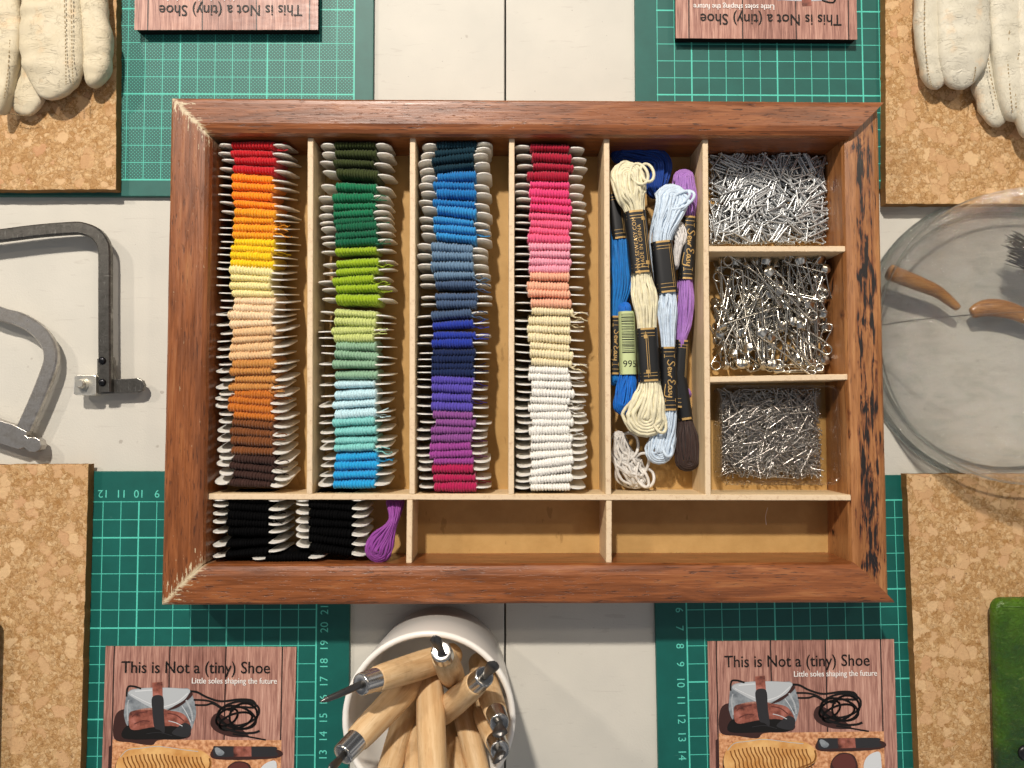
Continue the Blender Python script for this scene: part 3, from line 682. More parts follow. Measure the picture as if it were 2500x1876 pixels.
def safety_pin(L, wd, opened=0.0):
    """wire (arm, coil, pin) along x; cap at -x end"""
    r = .043*(.75+L/9); w_ = MB()
    p = [(-L/2+.1, wd/2, 0)]
    p += [(L*(-.5+.08*k), wd/2, 0) for k in range(2, 11)]
    cr = wd/2
    for k in range(0, 18): a = math.pi/2-2*math.pi*1.5*k/17; p.append((L/2-.25+cr*math.cos(a)*.9, cr*math.sin(a)*.9, (k/17-.5)*r*3))
    for k in range(1, 11): f = k/10; p.append((L/2-.25-f*(L-.45), -wd/2+(-opened*f*f*1.6 if opened else .1*math.sin(math.pi*f)), 0))
    w_.tube(p, [r]*(len(p)-1)+[r*.2], 7)
    c = MB(); rings = []
    for k in range(9):
        f = k/8; x = -L/2+.55*f-.04; sc_ = [.3, .66, .88, 1, 1, .96, .9, .86, .82][k]
        rings.append([(x, math.cos(q)*(wd*.5+.05)*sc_, math.sin(q)*.095*sc_) for q in [2*math.pi*j/12 for j in range(12)]])
    c.quads(rings); return w_, c
rp = random.Random(22)
pinmeshes = []
for (L, wd, op) in [(3.9, .58, 0), (3.3, .5, 0), (2.7, .44, 0), (2.3, .4, 0), (3.4, .5, .7)]:
    a, b = safety_pin(L, wd, op); oa = a.build('wire', M['nickel'], smooth=True); ob = b.build('clasp', M['nickel'], smooth=True); pinmeshes.append((L, oa.data, ob.data)); bpy.data.objects.remove(oa); bpy.data.objects.remove(ob)
def put_pin(loc, eul, kind, label='bright safety pin in the jumble in the right middle compartment'):
    t = thing('safety_pin', loc, label, 'safety pin', 'safety pins jumbled in the right middle compartment'); t.rotation_euler = eul
    for nm, d in (('wire', pinmeshes[kind][1]), ('clasp', pinmeshes[kind][2])):
        o = bpy.data.objects.new(nm, d); col.objects.link(o); o.parent = t
pr_ = (P(1740, 800, 1.3).x, Xin, P(1800, 910, 1.3).y+.05, P(1800, 622, 1.3).y-.02)
for i in range(125):
    f = i/125; kind = rp.choice([0, 0, 0, 0, 1, 1, 1, 2, 2, 3, 4]); L = pinmeshes[kind][0]
    a = rp.choice([math.pi/2, math.pi/2, rp.uniform(0, math.pi*2), -math.pi/2])+rp.gauss(0, .3); tl = rp.gauss(0, .16); roll = rp.gauss(0, .8)
    hx, hy = abs(math.cos(a))*L/2+.15, abs(math.sin(a))*L/2+.15
    x = min(max(rp.uniform(pr_[0], pr_[1]), pr_[0]+hx), pr_[1]-hx); y = min(max(rp.uniform(pr_[2], pr_[3]), pr_[2]+hy), pr_[3]-hy)
    put_pin((x, y, ZF+.3+1.0*f), (roll, tl, a), kind)
def pin_px(a, b, z, kind, label):
    A, B = P(*a, z), P(*b, z); c = (A+B)/2; put_pin(c, (0, 0, math.atan2(B.y-A.y, B.x-A.x)), kind, label)
pin_px((1856, 808), (1986, 908), 2.0, 0, 'largest safety pin lying on top, slanting towards the front divider')
pin_px((1870, 655), (1992, 780), 1.95, 0, 'large closed safety pin on top, slanting behind the biggest one')
pin_px((1990, 650), (1950, 640), 1.9, 2, 'safety pin with its coil end up by the back divider')

# clear plastic tray with dressmaking pins
tq = [P(1737, 942, 1.2), P(2048, 942, 1.2), P(2048, 1180, 1.2), P(1745, 1180, 1.2)]
tx0, tx1, ty0, ty1 = tq[0].x+.15, min(tq[1].x, Xin-.05), tq[2].y+.05, tq[0].y-.05
g = G('clear_plastic'); g.nt.nodes.remove(g.b)
tr = g.n('ShaderNodeBsdfTransparent', Color=(.93, .92, .89, 1)); gl = g.n('ShaderNodeBsdfGlossy', Color=(1, 1, 1, 1), Roughness=.08)
fr = g.n('ShaderNodeLayerWeight', Blend=.5); fk = g.m('ADD', g.m('MULTIPLY', g.m('POWER', fr.outputs['Facing'], 3.0), .5), .04)
mx = g.n('ShaderNodeMixShader'); g.put(mx.inputs[0], fk); g.nt.links.new(tr.outputs[0], mx.inputs[1]); g.nt.links.new(gl.outputs[0], mx.inputs[2]); g.nt.links.new(mx.outputs[0], g.out.inputs[0]); M['clear'] = g.m_
def rrect(x0, x1, y0, y1, r, n=6):
    out = []
    for cx, cy, a0 in ((x1-r, y1-r, 0), (x0+r, y1-r, 90), (x0+r, y0+r, 180), (x1-r, y0+r, 270)):
        for k in range(n+1): a = R(a0+90*k/n); out.append((cx+r*math.cos(a), cy+r*math.sin(a)))
    return out
tray = thing('plastic_tray', ((tx0+tx1)/2, (ty0+ty1)/2, ZF), 'clear plastic tray of pins in the front right compartment', 'plastic tray')
mb = MB(); rings = []
for ins, z in ((.35, .03), (.12, .1), (.04, .3), (.0, 1.9), (-.04, 1.95), (.08, 1.95), (.10, 1.9), (.14, .34), (.22, .16), (.45, .1)):
    rings.append([(x, y, ZF+z) for x, y in rrect(tx0+ins, tx1-ins, ty0+ins, ty1-ins, .45-min(.2, ins*.3))])
mb.quads(rings); mb.build('tray_shell', M['clear'], tray, smooth=True)
def dpin(mb):
    mb.tube([(-.85, 0, 0), (-.7, 0, 0), (.77, 0, 0), (.8, 0, 0)], [.005, .03, .03, .03], 6); mb.tube([(.79, 0, 0), (.81, 0, 0), (.85, 0, 0), (.87, 0, 0)], [.02, .055, .05, .01], 7); return mb
MAT = 'pinsteel'
heap(300, 800, (tx0+.14, tx1-.45, ty0+.18, ty1-.08), ZF+.2, 1.35, 1.72, dpin, 'dressmaking_pin', 'fine steel dressmaking pin heaped in the clear plastic tray', 'pin', 'dressmaking pins in the plastic tray', 'lower layers of fine steel pins in the plastic tray', 8, 1.15, .3, 1.0)

hp = [P(1874, 1240, ZF+.1), P(1869, 1262, ZF+.3), P(1871, 1282, ZF+.35)]
mb = MB(); mb.tube(smooth_path([tuple(p) for p in hp], 5), .014, 5); tag(mb.build('loose_thread', M['plastic'], None, org=hp[1]), 'short pale thread end in the empty front right compartment', 'thread')
# ------------------------------------------------------------------ postcards
def m_planks():
    g = G('printed_planks'); X = g.xyz()
    n1 = g.noise(g.sc(5.5, .35, 1), 1, 6, .65, .5); n2 = g.noise(g.sc(26, .8, 1), 1, 3, .6)
    pl = g.n('ShaderNodeTexWhiteNoise', {'noise_dimensions': '1D'}, W=g.m('FLOOR', g.m('DIVIDE', g.m('SUBTRACT', X[0], .49), 3.07))).outputs['Value']
    f = g.m('ADD', g.m('ADD', g.m('MULTIPLY', n1, .5), g.m('MULTIPLY', n2, .42)), g.m('MULTIPLY', pl, .08))
    c = g.ramp(f, [(.36, rgb('6b443b')), (.48, rgb('9c6f62')), (.56, rgb('b98b7b')), (.68, rgb('d3aa98'))])
    gap = None
    for x in (.49, 3.54, 6.63, 9.74):
        d = g.step(g.m('ABSOLUTE', g.m('ADD', g.m('SUBTRACT', X[0], x), g.m('MULTIPLY', g.m('SUBTRACT', g.noise(g.sc(.1, .4, 1), 1, 2), .5), .06))), .05, .025); gap = d if gap is None else g.m('MAXIMUM', gap, d)
    c = g.mix(gap, c, rgb('241512')); sc3 = g.noise(g.sc(.8, 2.0, 1), .8, 4, .6); return g.done(c, g.ramp(sc3, [(.35, (.3, .3, .3, 1)), (.65, (.5, .5, .5, 1))]), spec=.5)
M['planks'] = m_planks()
PRINT = [M['planks'], M['ink'], M['white_ink'],
         plain('print_cork', rgb('cf9468'), .4, bumpscale=0), plain('print_grey_leather', rgb('8d949a'), .4), plain('print_pale_grey', rgb('b4b9bd'), .4), plain('print_red_leather', rgb('9a5a4a'), .4),
         plain('print_dark_red', rgb('5d2f28'), .4), plain('print_tan', rgb('d9a262'), .4), plain('print_tan_groove', rgb('96602c'), .4), plain('print_charcoal', rgb('2b2a2c'), .4), plain('print_silver', rgb('cfd3d6'), .4), plain('print_shade', rgb('3a211c'), .4)]
g = G('print_cork'); v = g.n('ShaderNodeTexNoise', Vector=g.cm(), Scale=5.0, Detail=5.0).outputs['Fac']
PRINT[3] = g.done(g.ramp(v, [(.35, rgb('a86e48')), (.5, rgb('cf9468')), (.66, rgb('e2b087'))]), .4)
g = G('print_sole'); v = g.noise(g.cm(), 1.1, 3); PRINT[8] = g.done(g.ramp(v, [(.3, rgb('c58a48')), (.7, rgb('e6b878'))]), .4)
g = G('print_grey_leather'); v = g.noise(g.cm(), 1.6, 5, .65); PRINT[4] = g.done(g.ramp(v, [(.3, rgb('5d646b')), (.7, rgb('a4abb0'))]), .4)
g = G('print_red_leather'); v = g.noise(g.cm(), 1.3, 5, .65); PRINT[6] = g.done(g.ramp(v, [(.32, rgb('3c1d19')), (.5, rgb('8f5243')), (.7, rgb('b9776a'))]), .4)
def card_art():
    """faces in card centimetres: origin top-left corner, x right, y up (negative down)"""
    Q = lambda X, Y: ((X-255)/144, -(Y-378)/144)
    mb = MB(); z = [0.0]
    def layer(m_): z[0] += .0008; mb.cur = m_
    def poly(m_, pts): layer(m_); mb.face([Q(*p)+(z[0],) for p in (pts if sum(pts[i-1][0]*pts[i][1]-pts[i][0]*pts[i-1][1] for i in range(len(pts))) < 0 else pts[::-1])])
    def sm(m_, pts): poly(m_, smooth_path(pts, 5, True))
    def stroke(m_, pts, wd, new=True):
        if new: layer(m_)
        pts = [Vector(p) for p in smooth_path(pts, 6)]
        for i in range(len(pts)-1):
            t = (pts[i+1]-pts[i]).normalized(); nn = Vector((-t.y, t.x))*wd/2; a, b = pts[i]-t*wd*.1, pts[i+1]+t*wd*.1
            mb.face([Q(*(a+nn))+(z[0],), Q(*(b+nn))+(z[0],), Q(*(b-nn))+(z[0],), Q(*(a-nn))+(z[0],)])
    poly(3, [(332, 1108), (1664, 1108), (1664, 2440), (332, 2440)])
    poly(12, [(305, 1160), (330, 1150), (330, 1700), (305, 1700)])
    sm(12, [(345, 930), (420, 870), (600, 900), (900, 1000), (930, 1090), (700, 1110), (640, 1150), (480, 1130), (345, 1100)])
    sm(12, [(1100, 960), (1160, 900), (1330, 1010), (1400, 1080), (1250, 1080), (1130, 1030)])
    sm(1, [(440, 1000), (600, 980), (880, 990), (935, 1040), (890, 1100), (700, 1104), (420, 1098)])
    sm(4, [(420, 850), (440, 740), (520, 708), (700, 700), (860, 706), (935, 722), (985, 880), (962, 1000), (940, 1020), (900, 930), (690, 860), (480, 890), (450, 1000), (418, 930)])
    sm(6, [(455, 930), (480, 885), (600, 875), (780, 880), (890, 910), (945, 1000), (900, 1020), (800, 1000), (640, 1010), (480, 1030)])
    sm(10, [(840, 1010), (900, 975), (950, 1010), (920, 1085), (800, 1060)])
    sm(5, [(445, 745), (520, 712), (700, 702), (860, 708), (935, 722), (900, 790), (800, 850), (720, 868), (640, 862), (520, 800)])
    sm(12, [(935, 735), (950, 765), (850, 850), (760, 880), (800, 850), (890, 795)])
    for pts, wd, m_ in (([(470, 755), (560, 800), (640, 835)], 7, 11), ([(730, 850), (830, 815), (915, 745)], 8, 11), ([(500, 730), (600, 722), (640, 720)], 9, 11), ([(450, 800), (440, 860), (450, 960)], 9, 5), ([(905, 800), (945, 880), (960, 960)], 14, 5), ([(870, 840), (910, 900), (945, 970)], 5, 11), ([(480, 930), (520, 900), (600, 890)], 8, 7), ([(500, 985), (560, 960), (620, 965)], 8, 7), ([(760, 900), (830, 915), (890, 960)], 9, 7), ([(770, 960), (830, 975), (880, 1000)], 6, 11), ([(600, 1060), (700, 1050), (800, 1075)], 5, 10)): stroke(m_, pts, wd)
    poly(6, [(632, 662), (712, 656), (718, 775), (640, 778)])
    sm(10, [(636, 775), (718, 770), (730, 900), (742, 1048), (700, 1030), (660, 1010), (642, 900)])
    stroke(1, [(432, 770), (440, 700), (480, 690), (545, 708)], 14)
    stroke(1, [(935, 728), (990, 735), (1070, 775), (1180, 805), (1330, 790), (1430, 800), (1450, 850), (1360, 850), (1260, 850)], 17)
    stroke(1, [(965, 795), (1050, 798), (1120, 815), (1200, 860), (1280, 880)], 15, False)
    stroke(1, [(975, 835), (1060, 835), (1120, 825), (1210, 880)], 15, False)
    for (cx, cy, rx, ry, a) in ((1320, 900, 165, 95, .2), (1310, 930, 150, 90, -.3), (1230, 930, 85, 70, .4), (1360, 920, 110, 100, .1), (1300, 960, 130, 70, .5)):
        stroke(1, [(cx+rx*math.cos(t+a), cy+ry*math.sin(t)) for t in [2*math.pi*k/14 for k in range(15)]], 17)
    stroke(1, [(1200, 1010), (1330, 1050), (1440, 1050), (1490, 1035)], 18); stroke(1, [(1280, 1060), (1400, 1080), (1540, 1105)], 12)
    sole = [(365, 1330), (385, 1250), (450, 1175), (560, 1160), (660, 1150), (700, 1146), (760, 1165), (900, 1172), (1020, 1185), (1095, 1230), (1118, 1290), (1090, 1350), (960, 1400), (700, 1430), (480, 1440), (390, 1400)]
    sm(12, [(x-8, y+16) for x, y in sole]); sm(8, sole); stroke(11 if False else 5, [(400, 1240), (455, 1186), (560, 1172), (700, 1158), (900, 1184), (1010, 1196)], 5); stroke(9, [(1100, 1250), (1108, 1295), (1080, 1345), (960, 1390)], 14); layer(9)
    for k in range(20):
        x = 430+k*32; ya = 1215-10*math.sin(k*.35)+abs(k-10)*3; stroke(9, [(x-8, ya), (x+2, ya+40), (x+26, ya+85), (x+30, ya+130), (x+44, ya+165)], 11, False)
    sm(12, [(1128, 1170), (1180, 1160), (1620, 1175), (1625, 1245), (1150, 1255)])
    sm(10, [(1130, 1160), (1170, 1154), (1400, 1156), (1615, 1158), (1624, 1190), (1615, 1232), (1300, 1236), (1150, 1240), (1130, 1215)])
    poly(6, [(1286, 1154), (1428, 1156), (1432, 1234), (1292, 1236)]); sm(4, [(1140, 1175), (1165, 1165), (1215, 1200), (1200, 1226), (1160, 1222)])
    sm(12, [(1222, 1370), (1260, 1300), (1330, 1270), (1420, 1300), (1440, 1420), (1330, 1450), (1240, 1430)]); sm(7, [(1240, 1370), (1262, 1310), (1330, 1280), (1400, 1300), (1425, 1390), (1330, 1440)])
    sm(11, [(1490, 1390), (1510, 1320), (1560, 1278), (1620, 1268), (1634, 1330), (1625, 1450), (1520, 1450)])
    layer(1); mb.cur = 1; tw = text_width('This is Not a (tiny) Shoe', 1.0); s_ = (1563-388)/144/tw
    cxt, cyt = Q((388+1563)/2, 545); zz = z[0]; add_text(mb, 'This is Not a (tiny) Shoe', s_, lambda x, y: (cxt+x, cyt+y*1.12, zz))
    for dx in (.007, -.007): add_text(mb, 'This is Not a (tiny) Shoe', s_, lambda x, y: (cxt+x+dx, cyt+y*1.12, zz+.0002*(1 if dx > 0 else 2)))
    layer(2); mb.cur = 2; tw = text_width('Little soles shaping the future', 1.0); s2 = (1617-945)/144/tw
    cx2, cy2 = Q((945+1617)/2, 646); zz2 = z[0]; add_text(mb, 'Little soles shaping the future', s2, lambda x, y: (cx2+x, cy2+y*1.15, zz2))
    add_text(mb, 'Little soles shaping the future', s2, lambda x, y: (cx2+x+.012, cy2+y*1.15, zz2+.0002))
    return mb
art = card_art(); art_o = art.build('printed_picture', PRINT, recalc=False); art_data = art_o.data; bpy.data.objects.remove(art_o)
def postcard(a, b, z, label, block, rot=0.0):
    A, B = P(*a, z), P(*b, z); ex = (B-A); wdt = ex.length; t = thing('postcard', A, label, 'postcard', 'postcards titled This is Not a (tiny) Shoe')
    t.rotation_euler.z = math.atan2(ex.y, ex.x)+R(rot); k = wdt/10.5; t.scale = (k, k, 1); t.location.z = (z-block-.04)*SC
    mb = MB(); mb.prism([(0, -14.8), (10.5, -14.8), (10.5, 0), (0, 0)], block, block+.04); o = mb.build('card', M['planks'], t, org=(0, 0, 0))
    p = bpy.data.objects.new('printed_picture', art_data); col.objects.link(p); p.parent = t; p.location.z = (block+.04)*SC
    if block > .1:
        mb = MB(); mb.prism([(.06, -14.74), (10.44, -14.74), (10.44, -.06), (.06, -.06)], 0, block-.002); mb.build('backing_block', M['dark_foam'], t, org=(0, 0, 0))
postcard((776.5, 73), (328, 73.5), .98, 'upside-down postcard on a black block at upper left, beside the cream glove', .62)
postcard((2093, 97), (1650, 93.6), .92, 'upside-down postcard on a black block at upper right, subtitle in view', .56)
postcard((258, 1578), (723.5, 1576), .38, 'upright postcard with grey leather pouch picture, left of the tool cup', .03, -.5)
postcard((1727.5, 1566), (2182.5, 1561), .38, 'upright postcard with grey leather pouch picture, right of the tool cup', .03, .0)

# ------------------------------------------------------------------ saw frames
def K5(X, Y): return X/2.371, 480+Y/2.371
def steel(name, c1, c2, rough):
    g = G(name); n = g.noise(g.cm(), 2.3, 6, .7); n2 = g.noise(g.cm(), 9, 3, .6); scr = g.step(g.noise(g.sc(9, .8, 1), 1.5, 3, .6, .6), .64, .70); scr2 = g.step(g.noise(g.sc(.8, 9, 1), 1.5, 3, .6, .6), .66, .72); ru = g.step(g.noise(g.cm(), 1.4, 5, .7), .60, .70); g.bump(n2, .01, .6)
    cc_ = g.mix(g.m('MULTIPLY', g.m('MAXIMUM', scr, scr2), .3), g.ramp(n, [(.35, rgb(c1)), (.65, rgb(c2))]), rgb('e0ddd8')); cc_ = g.mix(g.m('MULTIPLY', ru, .16), cc_, rgb('4a3c30'))
    return g.done(cc_, g.ramp(n, [(.3, (rough+.15,)*3+(1,)), (.7, (rough,)*3+(1,))]), .85)
sd, sl, swh = steel('dark_steel', '504e4a', '76736d', .28), steel('worn_steel', '9a958e', 'c8c4be', .26), steel('plated_steel', 'd0ccbf', 'ece8dc', .26)
def pxy(pts, z): return [tuple(P(*K5(X, Y), z)[:2]) for X, Y in pts]
def u2w(px, z): return px/2.371*(H-z)/F
z = 1.15; o = P(*K5(600, 700), z)
s1 = thing('saw_frame', (o.x, o.y, 0), 'dark steel piercing saw frame with riveted clamp', 'saw frame', 'jeweller saw frames')
mb = MB(); mb.bar([p[:2] for p in smooth_path(pxy([(-900, 320), (-300, 258), (0, 222), (200, 197), (400, 181), (470, 183), (545, 212), (590, 270), (600, 340), (600, 560), (601, 850), (603, 1132)], z), 6)], u2w(36, z), z-.35, z, .075); mb.build('bent_bar', sd, s1)
mb = MB(); mb.prism(pxy([(566, 940), (655, 930), (662, 950), (664, 1058), (800, 1052), (828, 1066), (840, 1092), (828, 1120), (800, 1134), (662, 1140), (566, 1146)], z-.45), z-.62, z-.37, .03); mb.build('clamp_plate', sd, s1)
mb = MB(); q = pxy([(430, 1040), (440, 1033), (545, 1032), (556, 1042), (556, 1140), (545, 1152), (435, 1150), (424, 1140)], z-.1); mb.prism(q, z-.75, z-.1, .05); mb.build('clamp_block', swh, s1)
c = P(*K5(478, 1086), z); mb = MB(); r = u2w(32, z); mb.lathe([(r, -.1), (r, .05), (r*.8, .05), (r*.8, .12), (r*.75, .15), (r*.78, .2), (r*.72, .25), (r*.7, .3), (r*.6, .34)], c, n=20); mb.build('bolt', swh, s1, smooth=False)
for Y in (950, 1076):
    c = P(*K5(592, Y), z); r = u2w(23, z); mb = MB(); mb.lathe([(r, -.02), (r*.95, .05), (r*.75, .11), (r*.4, .14), (.01, .15)], c, n=18); mb.build('rivet', plain('rivet_steel', rgb('2a2a2d'), .3, .8), s1, smooth=True)
z = 1.0; o = P(*K5(250, 900), z)
s2 = thing('saw_frame', (o.x, o.y, 0), 'worn bright steel saw frame with a sliding end plate', 'saw frame', 'jeweller saw frames')
mb = MB(); mb.bar([p[:2] for p in smooth_path(pxy([(-700, 560), (-250, 600), (0, 682), (90, 705), (175, 748), (235, 800), (274, 860), (288, 925), (272, 1005), (205, 1175), (128, 1345)], z), 6)], [u2w(40, z)]*61, z-.35, z, .075); mb.build('bent_bar', sl, s2)
mb = MB(); mb.prism(pxy([(-300, 1180), (0, 1297), (80, 1322), (158, 1362), (150, 1384), (165, 1396), (205, 1394), (232, 1410), (242, 1440), (232, 1466), (205, 1480), (165, 1474), (140, 1452), (108, 1462), (0, 1428), (-300, 1330)], z), z-.5, z-.36+.4, .03); mb.build('end_plate', sl, s2)

# ------------------------------------------------------------------ gloves
def m_leather(name, c1, c2, sc_=1.0):
    g = G(name); n = g.noise(g.cm(), .55, 4, .6)
    wr = g.noise(g.sc(.55, 1.5, .8), 1.15, 3, .5, 1.6); wl = g.m('ABSOLUTE', g.m('SUBTRACT', wr, .5)); wl = g.step(wl, 0, .022)
    wr2 = g.noise(g.sc(1.1, .8, .8), 1.9, 3, .5, 1.0); wl2 = g.step(g.m('ABSOLUTE', g.m('SUBTRACT', wr2, .5)), 0, .018)
    ok = g.step(g.noise(g.cm(), .7, 2), .47, .60); wl = g.m('MAXIMUM', wl, g.m('SUBTRACT', 1.0, ok))
    gr = g.n('ShaderNodeTexVoronoi', {'feature': 'DISTANCE_TO_EDGE'}, Vector=g.cm(), Scale=9.0*sc_).outputs['Distance']
    c = g.ramp(n, [(.3, rgb(c1)), (.7, rgb(c2))]); c = g.mix(g.m('MULTIPLY', g.m('SUBTRACT', 1.0, wl), .08), c, rgb('9c835c'))
    blot = g.step(g.noise(g.cm(), .9, 3, .6), .56, .7); c = g.mix(g.m('MULTIPLY', blot, .35), c, rgb('e0b98a'))
    g.bump(g.m('ADD', g.m('MULTIPLY', g.step(gr, 0, .1), .12), g.m('ADD', wl, g.m('MULTIPLY', wl2, .3))), .065, .6)
    return g.done(c, .58, spec=.35)
def glove(label, fingers, conv, zoom, mat, seams, cat='glove'):
    o = P(*conv(*fingers[0][0][1][:2]), 1); t = thing('leather_glove', (o.x, o.y, .92), label, cat, 'leather work gloves')
    for (path, zc, hh, endr) in fingers:
        S = []; hh *= .85
        for X, Y, hw in path:
            p = P(*conv(X, Y), zc); S.append((p.x, p.y, hw/zoom*(H-zc)/F))
        C = smooth_path(S, 14); n = len(C); d = [0]
        for i in range(1, n): d.append(d[-1]+math.hypot(C[i][0]-C[i-1][0], C[i][1]-C[i-1][1]))
        mb = MB(); rings = []; L = d[-1]; m = 28
        for i in range(n):
            a, b = C[max(i-1, 0)], C[min(i+1, n-1)]; tx, ty = b[0]-a[0], b[1]-a[1]; q = math.hypot(tx, ty); tx /= q; ty /= q
            rem = L-d[i]; e = 1.0 if rem > endr else math.sqrt(max(.0004, 1-((endr-rem)/endr)**2))
            w_ = C[i][2]*(e**.9); h_ = hh*(.35+.65*e) if rem > 0.02 else hh*.1
            r = []
            for k in range(m):
                an = 2*math.pi*k/m; ca, sa = math.cos(an), math.sin(an); ca = math.copysign(abs(ca)**.8, ca); sa = math.copysign(abs(sa)**.75, sa)
                x, y, z_ = C[i][0]-ty*ca*w_, C[i][1]+tx*ca*w_, zc+sa*h_*e**.4
                v = Vector((x*.75, y*1.5, z_)); dn = noise.noise(v)*.09+noise.noise(Vector((x*1.0, y*1.9, 7)))*.05+noise.noise(v*2.3)*.015
                dn *= min(1, e*1.5)
                r.append((x-ty*ca*dn, y+tx*ca*dn, z_+sa*dn*1.3))
            rings.append(r)
        mb.quads(rings); mb.build('finger', mat, t, smooth=True)
        mb.f
    st = plain('seam_thread', rgb('9c8864'), .7)
    for pts, zc in seams:
        S = smooth_path([tuple(P(*conv(X, Y), zc)) for X, Y in pts], 16); acc = 0; mb = MB()
        for i in range(0, len(S)-1, 2): mb.tube([Vector(S[i])-Vector((0, 0, .07)), Vector(S[i+1])-Vector((0, 0, .07))], .03, 5)
        mb.build('stitching', st, t)
    return t
K4 = lambda X, Y: (X/2.698, Y/2.698)
KR = lambda X, Y: (1600+X/2.458, Y/2.458)
lg = m_leather('cream_leather', 'cabd9f', 'd8cdb3'); wg = m_leather('white_leather', 'c8c1ac', 'd5cfbd', .8)
glove('cream leather work glove with cracked grain and a double seam', [
    ([(340, -330, 190), (345, 0, 200), (352, 250, 208), (352, 480, 200), (300, 655, 150)], 2.0, .75, 2.4),
    ([(600, -330, 95), (612, 0, 95), (645, 300, 98), (638, 450, 85), (600, 578, 60)], 1.7, .65, 1.1),
    ([(20, -330, 90), (40, 0, 95), (62, 250, 88), (45, 480, 70), (5, 760, 30)], 1.9, .6, 1.0),
    ([(300, 250, 110), (220, 500, 118), (150, 765, 100)], 1.4, .45, 1.4)],
    K4, 2.698, lg, [([(418, -50), (425, 200), (428, 400), (430, 560)], 2.80), ([(462, -50), (468, 200), (470, 400), (478, 560)], 2.76), ([(60, 260), (45, 480), (20, 650)], 2.5), ([(52, 742), (130, 758), (210, 750)], 1.72)])
glove('smooth white leather glove, four fingers hanging towards the glass dome', [
    ([(1640, -330, 80), (1640, 0, 80), (1642, 250, 84), (1690, 540, 70)], 1.7, .6, 1.2),
    ([(2060, 330, 100), (1985, 480, 85), (2060, 765, 75)], 1.45, .5, 1.3),
    ([(1830, -330, 165), (1835, 0, 165), (1840, 250, 165), (1810, 540, 130)], 2.0, .75, 1.9),
    ([(2080, -330, 110), (2090, 0, 115), (2120, 350, 110), (2160, 735, 85)], 1.9, .65, 1.5),
    ([(2260, -330, 120), (2260, 0, 120), (2260, 400, 118), (2250, 840, 85)], 2.1, .65, 1.6)],
    KR, 2.458, wg, [([(1620, 0), (1620, 220), (1640, 420), (1665, 525)], 2.28), ([(1905, 0), (1900, 200), (1925, 400), (1910, 490)], 2.62), ([(2150, 0), (2120, 300), (2130, 500), (2150, 680)], 2.5), ([(2200, 260), (2165, 450), (2170, 650)], 2.5), ([(2000, 250), (2010, 420), (2050, 600)], 2.4)])

# ------------------------------------------------------------------ tool cup with carving tools
cc = P(1047, 1757, 7.0); cup = thing('ceramic_cup', (cc.x, cc.y, 0), 'white ceramic cup crammed with wood carving tools', 'cup')
ro = 209*(H-7)/F; mb = MB()
mb.lathe([(3.2, 0), (ro-.62, 0), (ro-.5, .15), (ro-.12, 5.4), (ro-.02, 6.8), (ro-.03, 6.93), (ro-.12, 7.0), (ro-.26, 6.97), (ro-.32, 6.85), (ro-.42, 5.4), (ro-.85, .5), (2.9, .35), (.01, .35)], cc-Vector((0, 0, 7)), n=72)
mb.build('cup_body', M['white_glaze'], cup, smooth=True)
def m_handle(d, seed):
    g = G('beech_handle'); dt = g.n('ShaderNodeVectorMath', {'operation': 'DOT_PRODUCT'}, Vector=g.cm()); dt.inputs[1].default_value = tuple(d)
    sv = g.n('ShaderNodeVectorMath', {'operation': 'SCALE'}); sv.inputs[0].default_value = tuple(d); g.put(sv.inputs['Scale'], g.m('MULTIPLY', dt.outputs['Value'], .9))
    df = g.n('ShaderNodeVectorMath', {'operation': 'SUBTRACT'}); g.put(df.inputs[0], g.cm()); g.put(df.inputs[1], sv.outputs[0]); v = g.sc(1, 1, 1, (seed, seed*2, 0), df.outputs[0])
    n = g.noise(v, 3.4, 5, .62, .3); n2 = g.noise(v, 11, 3, .6); gm = g.noise(g.sc(1, 1, 1, (seed, 0, 0)), .8, 4, .6)
    c = g.ramp(n, [(.3, rgb('c09a6c')), (.5, rgb('cfae82')), (.7, rgb('dcc098'))]); c = g.mix(g.m('MULTIPLY', g.step(n2, .56, .7), .35), c, rgb('9c6f3d'))
    c = g.mix(g.m('MULTIPLY', g.step(gm, .56, .72), .4), c, rgb('8e6a42')); g.bump(n2, .006, .5)
    return g.done(c, .58, spec=.3)
mfer = plain('ferrule_steel', rgb('b9b6b0'), .22, 1.0); mbl = plain('dark_blade_steel', rgb('5c5a58'), .35, .9, bumpscale=14)
KC = lambda X, Y: (760+X/3.99, 1460+Y/3.99)
